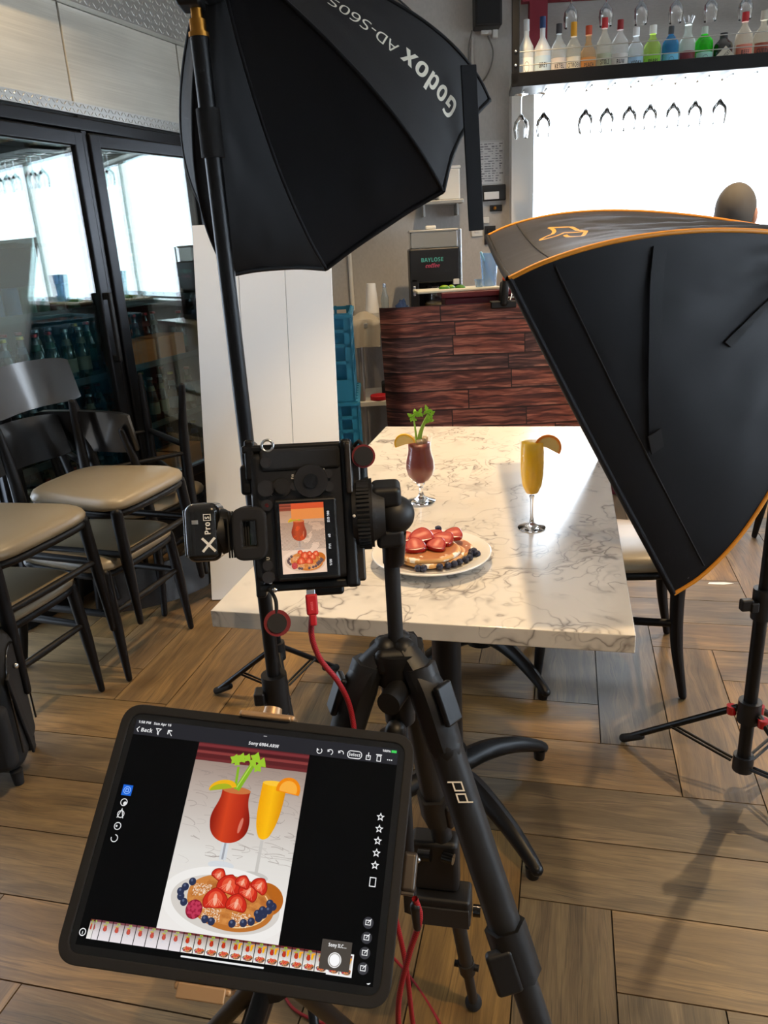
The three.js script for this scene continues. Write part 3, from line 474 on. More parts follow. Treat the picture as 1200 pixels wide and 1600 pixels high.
{ // coffee machine
  const t = thing('coffee_machine', 'black coffee brewer with clear hopper and glass jug on the work table', 'coffee machine', [0.372, 1.0, -4.68]);
  const body = M({ color: 0x17181b, roughness: 0.42 });
  part(t, 'body', [rb(0.29, 0.19, 0.22, 0.012, 0, 0.285, 0), rb(0.05, 0.22, 0.22, 0.01, -0.12, 0.11, 0), rb(0.05, 0.22, 0.22, 0.01, 0.12, 0.11, 0), rb(0.29, 0.22, 0.06, 0.01, 0, 0.11, -0.08), rb(0.29, 0.03, 0.24, 0.008, 0, 0.015, 0)], body);
  part(t, 'hopper', [rb(0.27, 0.1, 0.19, 0.012, 0, 0.425, 0)], P({ color: 0xbfc0bd, roughness: 0.12, transmission: 0.55, thickness: 0 }));
  part(t, 'hopper_lid', rb(0.28, 0.012, 0.2, 0.005, 0, 0.473, 0), P({ color: 0xc5c5c2, roughness: 0.2, transmission: 0.3, thickness: 0 }));
  part(t, 'lid_knob', rb(0.06, 0.022, 0.04, 0.007, -0.01, 0.49, 0), mat.whitePlastic);
  part(t, 'corner_strip', rb(0.012, 0.46, 0.012, 0.004, 0.148, 0.245, 0.108), mat.chrome);
  const sign = canvasTex(512, 256, (c, w, h) => { c.fillStyle = '#17181b'; c.fillRect(0, 0, w, h); c.fillStyle = '#4fa89a'; c.font = 'bold 92px sans-serif'; c.textAlign = 'center'; c.fillText('BAYLOSE', w / 2, 110, 440); c.fillStyle = '#c64766'; c.font = 'italic bold 84px serif'; c.fillText('coffee', w / 2, 205, 250); });
  part(t, 'printed_sign', new THREE.PlaneGeometry(0.17, 0.085).translate(-0.015, 0.3, 0.1112), M({ map: sign, roughness: 0.4 }), 'teal and red lettering');
  const jug = part(t, 'jug', lathe([[0.001, 0.0], [0.045, 0.0], [0.058, 0.02], [0.062, 0.06], [0.055, 0.10], [0.047, 0.125], [0.05, 0.135], [0.048, 0.135], [0.045, 0.125], [0.053, 0.10], [0.06, 0.06], [0.056, 0.022], [0.001, 0.003]], 30).translate(0, 0.035, 0.03), mat.glass);
  part(jug, 'coffee_line', cyl(0.057, 0.0585, 0.02, 0, 0.065, 0.03), M({ color: 0x8d8265, roughness: 0.3 }));
  part(t, 'funnel', lathe([[0.02, 0], [0.05, 0.035], [0.055, 0.05], [0.001, 0.05]], 26).translate(0, 0.17, 0.035), body);
  part(t, 'button', [rb(0.034, 0.03, 0.008, 0.003, 0.12, 0.19, 0.112)], mat.whitePlastic); part(t, 'indicator', cyl(0.005, 0.005, 0.006, 0.12, 0.15, 0.113, 12).rotateX(0), mat.redGlass);
  part(t, 'switch', [rb(0.016, 0.055, 0.012, 0.004, -0.122, 0.15, 0.113)], mat.chrome);
}
// ---- on the grey back wall
{
  const notice = canvasTex(256, 400, (c, w, h) => { c.fillStyle = '#c9c8c6'; c.fillRect(0, 0, w, h); c.strokeStyle = '#8b8a89'; c.lineWidth = 3; c.strokeRect(8, 8, w - 16, h - 16); c.fillStyle = '#77777a'; for (let j = 0; j < 16; j++) for (let k = 0; k < 6; k++) { const l = 12 + 30 * hash(j, k, 91); if (hash(j, k, 92) > 0.2) c.fillRect(20 + k * 38, 26 + j * 22, l, 4 + 8 * hash(j, k, 93)); } });
  const z = BZ + 0.004;
  const p = single('paper_notice', rb(0.152, 0.245, 0.003, 0.001, 0.763, 1.84, z), M({ map: notice, roughness: 0.8 }), 'sheet of paper with faint writing taped to the back wall', 'notice');
  const th = thing('wall_device', 'black wall box with white display below the paper notice', 'wall device', [0.775, 1.672, z]); part(th, 'case', rb(0.145, 0.088, 0.03, 0.006, 0, 0, 0.012), mat.blackPlastic); part(th, 'display', rb(0.09, 0.042, 0.006, 0.002, -0.015, -0.015, 0.028), mat.white);
  const lt = thing('wall_latch', 'small brass latch on a black plate on the back wall', 'latch', [0.79, 1.586, z]); part(lt, 'plate', rb(0.075, 0.036, 0.01, 0.003, 0, 0, 0.003), mat.blackPlastic); part(lt, 'bolt', ball(0.011, -0.008, 0, 0.013, 12), mat.brass);
  const sw = thing('light_switch', 'cream light switch plate on the back wall', 'switch', [0.672, 1.482, z]); part(sw, 'plate', rb(0.068, 0.105, 0.008, 0.003, 0, 0, 0.002), mat.whitePlastic); part(sw, 'rocker', rb(0.03, 0.062, 0.006, 0.002, 0, 0, 0.008), mat.whitePlastic);
  const sm = single('wall_sensor', rb(0.05, 0.036, 0.014, 0.004, 0.722, 1.52, z + 0.005), mat.whitePlastic, 'small white square sensor beside the light switch', 'sensor');
  const ou = thing('wall_socket', 'black power socket on the back wall near the softbox corner', 'socket', [0.752, 1.432, z]); part(ou, 'plate', rb(0.07, 0.108, 0.008, 0.003, 0, 0, 0.002), mat.blackPlastic); for (const dy of [-0.024, 0.024]) part(ou, 'outlet', rb(0.034, 0.028, 0.006, 0.003, 0, dy, 0.007), mat.rubber);
  const sp = thing('wall_speaker', 'black wall speaker with hanging cable high on the back wall', 'speaker', [0.735, 2.625, z]); part(sp, 'cabinet', rb(0.15, 0.20, 0.12, 0.01, 0, 0, 0.075), mat.blackPlastic); part(sp, 'grille', rb(0.13, 0.18, 0.006, 0.003, 0, 0, 0.137), mat.rubber); part(sp, 'bracket', [rb(0.03, 0.05, 0.03, 0.004, 0.05, -0.115, 0.03), rb(0.06, 0.02, 0.03, 0.003, 0, -0.11, 0.03)], mat.whitePlastic);
  single('wall_cable', [tube([[0.655, 2.53, z + 0.03], [0.635, 2.44, z + 0.02], [0.64, 2.34, z + 0.015], [0.655, 2.24, z + 0.012]], 0.005, 30, 6), tube([[0.745, 2.5, z + 0.03], [0.775, 2.42, z + 0.02], [0.745, 2.31, z + 0.015], [0.68, 2.25, z + 0.012], [0.655, 2.24, z + 0.012]], 0.005, 30, 6)], M({ color: 0x6d6a66, roughness: 0.6 }), 'grey cable looping below the wall speaker', 'cable');
  single('conduit_pipe', rod([0.655, 2.5, z + 0.01], [0.655, 1.6, z + 0.01], 0.01), mat.wall, 'thin painted conduit pipe running down the back wall below the speaker', 'pipe');
  single('conduit_pipe', rod([-0.122, 1.5, z + 0.012], [-0.122, 1.03, z + 0.012], 0.013), mat.whitePlastic, 'short white conduit pipe on the back wall above the crates', 'pipe');
  const sh = thing('wall_shelf', 'steel wall shelf under the black octagonal softbox', 'shelf', [0.44, 1.63, z]); part(sh, 'board', rb(0.26, 0.02, 0.2, 0.003, 0, 0, 0.1), mat.steel); for (const s of [-1, 1]) part(sh, 'bracket', rb(0.012, 0.07, 0.14, 0.003, s * 0.1, -0.04, 0.07), mat.steel);
  const cn = thing('storage_tub', 'white plastic storage tub on the wall shelf', 'tub', [0.49, 1.64, z + 0.1]); part(cn, 'tub', rb(0.13, 0.17, 0.13, 0.01, 0, 0.085, 0), mat.whitePlastic); part(cn, 'lid', rb(0.138, 0.016, 0.138, 0.005, 0, 0.176, 0), mat.white);
}

// ================================================================ BAR SHELF WITH BOTTLES AND HANGING GLASSES
const SHX = 0.763, SHZ = -4.35, SHA = 7 * D2R;
const onShelf = (x0) => { const k = x0 / 4.3, t = (k * 4.35 - SHX) / (Math.cos(SHA) + Math.sin(SHA) * k); return [SHX + t * Math.cos(SHA), SHZ + t * Math.sin(SHA)]; };
{
  const t = thing('bottle_shelf', 'long black bar shelf hung in front of the bright window', 'shelf', [SHX, 0, SHZ], -SHA);
  part(t, 'shelf_board', rb(2.6, 0.022, 0.26, 0.004, 1.3, 2.12, 0.0), mat.blackMetal);
  part(t, 'fascia', rb(2.6, 0.062, 0.02, 0.004, 1.3, 2.139, 0.13), mat.blackMetal);
  const post = part(t, 'post', rb(0.036, 0.88, 0.04, 0.004, 0.02, 2.56, 0.12), mat.blackMetal);
  for (const y of [2.2, 2.26]) part(post, 'screw', ball(0.0075, 0.02, y, 0.142, 10), mat.chrome);
  part(t, 'post', rb(0.036, 0.88, 0.04, 0.004, 2.56, 2.56, 0.12), mat.blackMetal);
  for (const y of [2.2, 2.258]) part(t, 'guard_wire', rod([0.02, y, 0.128], [2.56, y, 0.128], 0.0022, 0.0022, 8), mat.steel);
  for (let k = 0; k < 12; k++) part(t, 'glass_rail', [rod([0.06 + k * 0.11, 2.092, -0.12], [0.06 + k * 0.11, 2.092, 0.12], 0.004, 0.004, 8)], mat.steel);
}
{
  const clear = (c, tr = 0.75) => P({ color: c, roughness: 0.06, transmission: tr, thickness: 0 });
  // x, height, body radius, shoulder (share of height), neck radius, body, cap, label colour, label text, description
  const B = [
    [0.835, 0.286, 0.034, 0.60, 0.013, P({ color: 0xe6ebea, roughness: 0.4, transmission: 0.3, thickness: 0 }), 0xc9ced1, 0xeef0ee, '', 'tall frosted white bottle, first on the shelf beside the post'],
    [0.915, 0.292, 0.038, 0.55, 0.013, P({ color: 0xe9eef2, roughness: 0.35, transmission: 0.3, thickness: 0 }), 0x23406f, 0xb9cfe0, 'GREY', 'frosted bottle with a dark blue cap, second on the shelf'],
    [0.996, 0.256, 0.037, 0.62, 0.013, clear(0xf2f4f2), 0x3a3a40, 0xcfc6c0, 'KETEL', 'clear bottle with dark cap and pale label, third on the shelf'],
    [1.069, 0.256, 0.034, 0.62, 0.013, clear(0xf4f2e8), 0xd99a1c, 0xded6c2, 'CITROEN', 'clear bottle with a yellow neck and cap'],
    [1.143, 0.237, 0.035, 0.55, 0.014, clear(0xf0d6b0), 0xb8482a, 0xc98a4a, 'PEACH', 'clear bottle with an orange-brown lower label'],
    [1.221, 0.264, 0.034, 0.62, 0.013, clear(0xf3f1e8), 0xb3262e, 0xb0b59a, 'STOLI', 'clear bottle with a red cap and red striped label'],
    [1.298, 0.250, 0.038, 0.64, 0.013, clear(0xf2f2f0), 0x8b1f26, 0xd8d4ce, 'RUM', 'wide-shouldered clear bottle with a dark red cap'],
    [1.378, 0.212, 0.035, 0.62, 0.014, clear(0xf3f6f8), 0xe0e2e4, 0xa7cbe6, 'VODKA', 'short clear bottle with a light blue label'],
    [1.461, 0.215, 0.037, 0.62, 0.015, clear(0xd6ec8e), 0xe6e8e2, 0x8fd03a, 'PEARS', 'short bottle with a bright lime green label'],
    [1.551, 0.204, 0.036, 0.68, 0.012, clear(0x39a8d8, 0.7), 0x3a3f45, 0x6fc2e2, '', 'sky blue square-shouldered glass bottle'],
    [1.634, 0.217, 0.036, 0.64, 0.017, clear(0xeef4f0), 0xdadfe0, 0x7a2c34, '', 'clear bottle with a crown-shaped stopper and dark red lower label'],
    [1.718, 0.190, 0.038, 0.70, 0.013, clear(0x27e018, 0.7), 0xb9c4bb, 0x9fd6c6, '', 'vivid green round-shouldered bottle'],
    [1.814, 0.157, 0.040, 0.72, 0.016, P({ color: 0x14171d, roughness: 0.15, clearcoat: 1 }), 0x1a1d22, 0xcfc8b4, "HENDRICK'S", 'squat black bottle with a pale diamond label'],
    [1.914, 0.236, 0.037, 0.62, 0.014, clear(0xf6efe2), 0xb41f28, 0xd8806a, 'BEEF', 'clear bottle with a red cap and pink-red label'],
    [2.007, 0.236, 0.039, 0.60, 0.014, clear(0xf3ede0), 0xb9b4a6, 0x9a4a34, 'CUERVO', 'clear bottle with a brown band and dark blue base label at the right edge'],
  ];
  B.forEach(([x0, h, r, sh, nr, body, cap, lab, text, label], k) => {
    r *= 1.1; const [x, z] = onShelf(x0), t = thing('liquor_bottle', label, 'bottle', [x, 2.131, z], -SHA, 'liquor bottles on the bar shelf');
    part(t, 'bottle_glass', lathe([[0.001, 0], [r * 0.94, 0], [r, 0.006], [r, h * (sh - 0.08)], [r * 0.93, h * sh], [r * 0.6, h * (sh + 0.08)], [nr, h * (sh + 0.16)], [nr, h * 0.985], [0.001, h * 0.985]], 26), body);
    if (k === 10) part(t, 'stopper', [cyl(0.016, 0.016, 0.02, 0, h, 0, 12), ...[0, 1, 2, 3, 4, 5].map((a) => rod([0.015 * Math.cos(a), h, 0.015 * Math.sin(a)], [0.024 * Math.cos(a), h + 0.026, 0.024 * Math.sin(a)], 0.004, 0.006, 8))], mat.chrome);
    else part(t, 'cap', cyl(nr * 1.15, nr * 1.12, h * (k === 3 ? 0.24 : 0.17), 0, h * (k === 3 ? 0.90 : 0.93), 0, 18), M({ color: cap, roughness: 0.4 }));
    const ltex = canvasTex(256, 128, (c, w, hh) => { c.fillStyle = '#' + lab.toString(16).padStart(6, '0'); c.fillRect(0, 0, w, hh); c.fillStyle = lab === 0xcfc8b4 || lab === 0xeef0ee ? '#4a463c' : '#2d2a2e'; c.font = 'bold 46px sans-serif'; c.textAlign = 'center'; if (text) c.fillText(text, w / 2, 78, 230); else { c.lineWidth = 5; c.strokeStyle = 'rgba(40,40,60,0.5)'; c.beginPath(); c.arc(w / 2, hh / 2, 34, 0, 7); c.stroke(); } });
    if (k === 12) part(t, 'paper_label', rb(0.062, 0.062, 0.003, 0.001, 0, 0, r + 0.001, 0, 0, Math.PI / 4).translate(0, h * 0.34, 0), M({ map: ltex, roughness: 0.6 }));
    else part(t, 'paper_label', new THREE.CylinderGeometry(r + 0.0006, r + 0.0006, h * 0.3, 20, 1, true, -1.15, 2.3).translate(0, h * 0.27, 0), M({ map: ltex, roughness: 0.6, side: THREE.DoubleSide }));
  });
}
{
  const gp = lathe([[0.034, 0.0], [0.034, -0.002], [0.006, -0.008], [0.0035, -0.02], [0.0035, -0.085], [0.012, -0.098], [0.034, -0.125], [0.039, -0.155], [0.033, -0.2], [0.0315, -0.2], [0.0372, -0.155], [0.0325, -0.127], [0.01, -0.102], [0.001, -0.1]], 24);
  const g0 = thing('hanging_wine_glass', 'hanging wine glass under the bar shelf, first from the post', 'wine glass', [0, 0, 0], 0, 'wine glasses hanging under the bar shelf');
  part(g0, 'glass_body', gp, mat.glass);
  const words9 = ['first', 'second', 'third', 'fourth', 'fifth', 'sixth', 'seventh', 'eighth', 'ninth'];
  [0.803, 0.917, 1.129, 1.236, 1.35, 1.454, 1.571, 1.681, 1.804].forEach((x0, k) => { const [x, z] = onShelf(x0), o = k ? copies(g0, `hanging wine glass under the bar shelf, ${words9[k]} from the post`) : g0; o.position.set(x, 2.088, z + 0.04); });
  const rail = thing('upper_glass_rack', 'grey upper rack for glasses behind the liquor bottles', 'rack', [1.9, 2.66, -4.72], -0.03);
  part(rail, 'rack_board', rb(1.9, 0.03, 0.3, 0.004, 0, 0.02, 0), M({ color: 0x6f7277, roughness: 0.5 }));
  for (let k = 0; k < 9; k++) part(rail, 'rail', rod([-0.8 + k * 0.2, 0, -0.13], [-0.8 + k * 0.2, 0, 0.13], 0.004, 0.004, 6), mat.steel);
  for (let k = 0; k < 8; k++) { const o = copies(g0, `wine glass hanging from the upper rack behind the bottles, ${words9[k]} from left`, 'wine glasses on the upper rack'); o.position.set(1.15 + k * 0.19, 2.655, -4.7 - 0.006 * k); }
}

// ================================================================ PERSON AT THE BAR
function sdf(cx, cy, cz, half, res, f, mat0) {
  const mc = new MarchingCubes(res, mat0, false, false, 160000); mc.isolation = 0;
  for (let k = 0; k < res; k++) for (let j = 0; j < res; j++) for (let i = 0; i < res; i++) mc.field[k * res * res + j * res + i] = -f(cx + (i - res / 2) / (res / 2) * half, cy + (j - res / 2) / (res / 2) * half, cz + (k - res / 2) / (res / 2) * half);
  mc.update();
  const n = mc.count, g = new THREE.BufferGeometry(), p = new Float32Array(mc.positionArray.slice(0, n * 3)), q = new Float32Array(mc.normalArray.slice(0, n * 3));
  for (let i = 0; i < n; i++) { p[i * 3] = cx + p[i * 3] * half; p[i * 3 + 1] = cy + p[i * 3 + 1] * half; p[i * 3 + 2] = cz + p[i * 3 + 2] * half; }
  g.setAttribute('position', new THREE.BufferAttribute(p, 3)); g.setAttribute('normal', new THREE.BufferAttribute(q, 3)); g.setAttribute('uv', new THREE.BufferAttribute(new Float32Array(n * 2), 2));
  const w = mergeVertices(g, 1e-5); w.computeVertexNormals(); return w;
}
const cap = (x, y, z, a, b, ra, rb_) => { const bax = b[0] - a[0], bay = b[1] - a[1], baz = b[2] - a[2], pax = x - a[0], pay = y - a[1], paz = z - a[2], t = clamp((pax * bax + pay * bay + paz * baz) / (bax * bax + bay * bay + baz * baz)); return Math.hypot(pax - bax * t, pay - bay * t, paz - baz * t) - lerp(ra, rb_, t); };
const smin = (a, b, k) => { const h = clamp(0.5 + 0.5 * (b - a) / k); return lerp(b, a, h) - k * h * (1 - h); };
const ell = (x, y, z, c, r) => { const a = (x - c[0]) / r[0], b = (y - c[1]) / r[1], d = (z - c[2]) / r[2], k = Math.hypot(a, b, d); return (k - 1) * Math.min(...r); };
{
  const t = thing('person', 'person in a light shirt with short greying hair, seen from behind at the bar', 'person', [1.60, 0, -3.52], (180 - 38) * D2R);
  const skin = M({ color: 0xb07f66, roughness: 0.6 }), hairM = M({ color: 0x4c4844, roughness: 0.8 }), shirt = M({ color: 0xb9bab4, roughness: 0.85 }), trousers = M({ color: 0x25272d, roughness: 0.85 });
  const S = 1.575 / 1.72, HY = 1.575 - 0.118;                                // head centre
  const headF = (x, y, z) => { let d = ell(x, y, z, [0, HY + 0.012, -0.008], [0.077, 0.106, 0.095]); d = smin(d, ell(x, y, z, [0, HY - 0.05, 0.03], [0.058, 0.066, 0.066]), 0.03); d = smin(d, cap(x, y, z, [0, HY - 0.0, 0.088], [0, HY - 0.03, 0.104], 0.01, 0.014), 0.012); d = smin(d, ell(x, y, z, [0, HY - 0.062, 0.082], [0.024, 0.01, 0.012]), 0.01); d = smin(d, ell(x, y, z, [0, HY - 0.098, 0.07], [0.026, 0.02, 0.02]), 0.02); for (const s of [-1, 1]) { d = smin(d, ell(x, y, z, [s * 0.08, HY - 0.012, -0.006], [0.01, 0.034, 0.02]), 0.008); d = Math.max(d, -ell(x, y, z, [s * 0.032, HY + 0.008, 0.098], [0.018, 0.01, 0.014])); } return smin(d, cap(x, y, z, [0, HY - 0.06, -0.02], [0, HY - 0.17, -0.03], 0.052, 0.058), 0.03); };
  const arm = (x, y, z, s, fat) => { let d = cap(x, y, z, [s * 0.165, 1.27, -0.02], [s * 0.21, 1.0, -0.01], 0.048 + fat, 0.038 + fat); d = smin(d, cap(x, y, z, [s * 0.21, 1.0, -0.01], [s * 0.19, 0.87, 0.17], 0.037 + fat, 0.028 + fat), 0.02); return d; };
  const hands = (x, y, z, s) => { let d = ell(x, y, z, [s * 0.185, 0.862, 0.215], [0.038, 0.016, 0.045]); for (let f = 0; f < 4; f++) d = smin(d, cap(x, y, z, [s * (0.158 + f * 0.018), 0.862, 0.25], [s * (0.156 + f * 0.0185), 0.852, 0.31 - 0.012 * Math.abs(f - 1.3)], 0.0085, 0.007), 0.006); return smin(d, cap(x, y, z, [s * 0.152, 0.862, 0.2], [s * 0.132, 0.858, 0.245], 0.01, 0.008), 0.008); };
  const bodyG = [sdf(0, HY - 0.04, 0.01, 0.2, 92, headF, skin)];
  for (const s of [-1, 1]) bodyG.push(sdf(s * 0.19, 0.9, 0.16, 0.2, 72, (x, y, z) => smin(arm(x, y, z, s, 0), hands(x, y, z, s), 0.015), skin));
  part(t, 'body', bodyG, skin);
  part(t, 'hair', sdf(0, HY, 0, 0.17, 84, (x, y, z) => { const d = ell(x, y, z, [0, HY + 0.016, -0.012], [0.083, 0.109, 0.1]); return Math.max(d, z - (y > HY + 0.06 ? 0.06 : 0.012), -(y - (HY - 0.055 + 0.35 * Math.max(0, z + 0.02)))); }, hairM), hairM);
  const torso = (x, y, z) => { let d = ell(x, y, z, [0, 1.14, -0.02], [0.165, 0.21, 0.11]); d = smin(d, ell(x, y, z, [0, 0.94, -0.005], [0.155, 0.17, 0.115]), 0.08); d = smin(d, cap(x, y, z, [-0.14, 1.275, -0.025], [0.14, 1.275, -0.025], 0.06, 0.06), 0.06); d = smin(d, cap(x, y, z, [0, 1.3, -0.025], [0, 1.375, -0.026], 0.07, 0.063), 0.03); for (const s of [-1, 1]) d = smin(d, cap(x, y, z, [s * 0.165, 1.27, -0.02], [s * 0.206, 1.03, -0.01], 0.06, 0.054), 0.04); return d + 0.004 * Math.sin(y * 60 + x * 20) * 0.5; };
  part(t, 'shirt', sdf(0, 1.1, 0, 0.34, 96, (x, y, z) => Math.max(torso(x, y, z), 0.8 - y), shirt), shirt);
  part(t, 'collar', new THREE.TorusGeometry(0.062, 0.012, 10, 32).rotateX(Math.PI / 2 - 0.15).translate(0, 1.372, -0.026), shirt);
  part(t, 'trousers', sdf(0, 0.46, 0, 0.48, 96, (x, y, z) => { let d = ell(x, y, z, [0, 0.82, -0.01], [0.16, 0.1, 0.115]); for (const s of [-1, 1]) { d = smin(d, cap(x, y, z, [s * 0.085, 0.78, -0.005], [s * 0.095, 0.43, 0.005], 0.085, 0.06), 0.04); d = smin(d, cap(x, y, z, [s * 0.095, 0.43, 0.005], [s * 0.1, 0.09, -0.01], 0.06, 0.05), 0.02); } return Math.max(d, 0.045 - y); }, trousers), trousers);
  for (const s of [-1, 1]) part(t, 'shoe', sdf(s * 0.1, 0.06, 0.05, 0.17, 48, (x, y, z) => Math.max(smin(ell(x, y, z, [s * 0.1, 0.045, 0.06], [0.045, 0.045, 0.12]), ell(x, y, z, [s * 0.1, 0.06, -0.02], [0.042, 0.06, 0.055]), 0.02), -y), mat.rubber), mat.rubber);
}

// ================================================================ SOFTBOXES AND LIGHT STANDS
const weave = texture(128, 128, (x, y) => { const v = 128 + 60 * Math.sin(x * Math.PI / 2) * Math.sin(y * Math.PI / 2) + 40 * (hash(x, y, 5) - 0.5); return [v, v, v]; }, false); weave.repeat.set(14, 14);
const cloth = P({ color: 0x0c0d12, roughness: 0.6, specularIntensity: 0.5, sheen: 0.04, sheenColor: new THREE.Color(0x5a6172), sheenRoughness: 0.5, bumpMap: weave, bumpScale: 0.00025 });
function basis(o, X, Y, Z, at) { o.matrix.copy(new THREE.Matrix4().makeBasis(v3(X).normalize(), v3(Y).normalize(), v3(Z).normalize()).setPosition(...at)); o.matrix.decompose(o.position, o.quaternion, o.scale); }
{ // octagonal softbox, aimed down at the table
  const t = thing('octagonal_softbox', 'large black octagonal softbox with white lettering on a light stand', 'softbox');
  basis(t, [0.9111, 0.27115, 0.31046], [0.09042, 0.60338, -0.79231], [-0.40216, 0.74994, 0.52522], [-0.044, 1.549, -1.487]);
  const R = 0.28, D = 0.335, rad = (s) => 0.055 + (R - 0.055) * (1 - Math.pow(s, 1.9)), ver = (k, s) => { const a = k * Math.PI / 4; return V3(rad(s) * Math.cos(a), -rad(s) * Math.sin(a), D * s); };
  const panelF = (k, inset) => (u, v) => { const p = ver(k, v).lerp(ver(k + 1, v), u), b = 4 * u * (1 - u), q = V3(p.x, p.y, 0).normalize(), fold = 0.0035 * (fbm(u * 5 + k * 7, v * 6, 3, 200) - 0.5) * b * 2; p.addScaledVector(q, -0.002 * b * (1 - v) * (1 - v) - 0.004 * b + fold - inset); p.z += (k === 0 ? 0.014 : 0.002) * b * Math.pow(1 - v, 6); return p; };
  const brand = canvasTex(768, 1024, (c, w, h) => { c.fillStyle = '#0c0d12'; c.fillRect(0, 0, w, h); c.fillStyle = '#ece7d6'; c.setTransform(0, -1, -1, 0, 330, 905); c.font = 'bold 205px sans-serif'; c.fillText('Godox', 0, 70, 350); c.font = '130px sans-serif'; c.fillText('AD-S60S', 372, 40, 290); });
  const clothBrand = P({ color: 0xffffff, map: brand, roughness: 0.62, bumpMap: weave, bumpScale: 0.00025 });
  brand.repeat.set(1, 1);
  for (let k = 0; k < 8; k++) part(t, 'panel', shell(panelF(k, 0), 14, 26, 0.0014), k === 0 ? clothBrand : cloth);
  part(t, 'silver_lining', [0, 1, 2, 3, 4, 5, 6, 7].map((k) => shell(panelF(k, 0.006), 8, 14, 0.001)), mat.silverLining);
  for (let k = 0; k < 8; k++) part(t, 'seam', tube([0, 0.12, 0.3, 0.5, 0.7, 0.85, 1].map((s) => ver(k, s).multiplyScalar(1.002)), 0.0032, 30, 6), cloth);
  part(t, 'rim_edge', [0, 1, 2, 3, 4, 5, 6, 7].map((k) => tube([0, 0.25, 0.5, 0.75, 1].map((u) => panelF(k, 0)(u, 0)), 0.0045, 12, 6)), cloth);
  part(t, 'front_diffuser', new THREE.CircleGeometry(R * 0.93, 8).translate(0, 0, 0.02), mat.diffuser);
  part(t, 'speed_ring', [new THREE.TorusGeometry(0.058, 0.009, 12, 40).translate(0, 0, D), cyl(0.058, 0.058, 0.012, 0, 0, 0, 32).rotateX(Math.PI / 2).translate(0, 0, D + 0.012)], mat.steel);
}
{
  const s = single('hook_strap', rb(0.026, 0.238, 0.0035, 0.0015, 0, 0, 0, 0, 0, 0), cloth, 'black fabric strap hanging from the rim of the octagonal softbox', 'strap'); s.position.set(0.172, 1.543, -1.318); s.rotation.z = 0.04; s.rotation.y = 0.25;
}
function lightStand(name, label, at, h, legA, o = {}) {
  const t = thing(name, label, 'light stand', at), r = o.r || 0.0145, hub = o.hub || 0.42, foot = o.foot || 0.38, hubR = r * 1.7;
  part(t, 'lower_tube', rod([0, o.bottom || 0.1, 0], [0, o.joint || 0.66, 0], r, r, 20), mat.blackMetal);
  part(t, 'upper_tube', rod([0, (o.joint || 0.66) - 0.02, 0], [0, h, 0], r * 0.78, r * 0.78, 20), mat.blackMetal);
  part(t, 'collar', [rod([0, (o.joint || 0.66) - 0.03, 0], [0, (o.joint || 0.66) + 0.05, 0], r * 1.45, r * 1.45, 18), rb(0.02, 0.026, 0.03, 0.004, -r * 1.7, (o.joint || 0.66) + 0.01, 0.01)], mat.blackPlastic);
  part(t, 'leg_hub', [rod([0, hub - 0.03, 0], [0, hub + 0.03, 0], hubR, hubR, 18)], mat.blackPlastic);
  part(t, 'brace_hub', rod([0, (o.bottom || 0.1) - 0.02, 0], [0, (o.bottom || 0.1) + 0.025, 0], hubR * 0.9, hubR * 0.9, 18), mat.blackPlastic);
  for (let k = 0; k < 3; k++) {
    const a = o.angles ? o.angles[k] * D2R : legA + k * 2 * Math.PI / 3, c = Math.cos(a), s = Math.sin(a), P0 = [c * hubR, hub, s * hubR], P1 = [c * foot, 0.014, s * foot], mid = [lerp(P0[0], P1[0], 0.55), lerp(P0[1], P1[1], 0.55), lerp(P0[2], P1[2], 0.55)];
    const l = part(t, 'leg', rod(P0, P1, 0.009, 0.009, 12), mat.blackMetal); part(l, 'foot_cap', taper([[c * (foot - 0.05), lerp(P0[1], P1[1], 0.87), s * (foot - 0.05)], P1], [0.0115, 0.0125], 6, 10), mat.rubber);
    const b = [c * hubR, o.bottom || 0.1, s * hubR], n = [-s * 0.007, 0, c * 0.007];
    part(t, 'brace', [rod([b[0] + n[0], b[1], b[2] + n[2]], [mid[0] + n[0], mid[1], mid[2] + n[2]], 0.004, 0.004, 8), rod([b[0] - n[0], b[1], b[2] - n[2]], [mid[0] - n[0], mid[1], mid[2] - n[2]], 0.004, 0.004, 8)], mat.blackMetal);
    part(t, 'rivet', ball(0.006, ...mid, 10), mat.chrome);
    if (o.knobs) part(t, 'red_knob', cyl(0.013, 0.013, 0.022, c * hubR * 1.5, hub - 0.012, s * hubR * 1.5, 14), mat.redGlass);
  }
  return t;
}
{
  const t = lightStand('light_stand', 'tall black light stand carrying the octagonal softbox', [-0.222, 0, -1.24], 1.70, 200 * D2R, { joint: 0.62, hub: 0.36, foot: 0.36, r: 0.0165 });
  part(t, 'sleeve', rod([0, 1.545, 0], [0, 1.61, 0], 0.017, 0.017, 18), mat.rubber);
  part(t, 'brass_stud', [rod([0, 1.70, 0], [0, 1.722, 0], 0.0115, 0.0115, 16), rod([0, 1.70, 0], [0, 1.706, 0], 0.0145, 0.0145, 16), rod([0, 1.72, 0], [0, 1.74, 0], 0.008, 0.008, 12)], mat.brass);
  part(t, 'tilt_bracket', [rb(0.034, 0.06, 0.05, 0.006, -0.006, 1.765, 0), rb(0.05, 0.05, 0.04, 0.008, 0.03, 1.775, -0.03), rod([0.02, 1.77, -0.03], [0.045, 1.80, -0.085], 0.02, 0.02)], mat.blackPlastic);
  part(t, 'tilt_knob', [cyl(0.016, 0.016, 0.02, -0.034, 1.77, 0).rotateZ(0)], mat.blackPlastic);
  part(t, 'flash_head', [rod([0.04, 1.80, -0.07], [0.0, 1.905, 0.03], 0.048, 0.048, 26)], mat.blackPlastic);
}
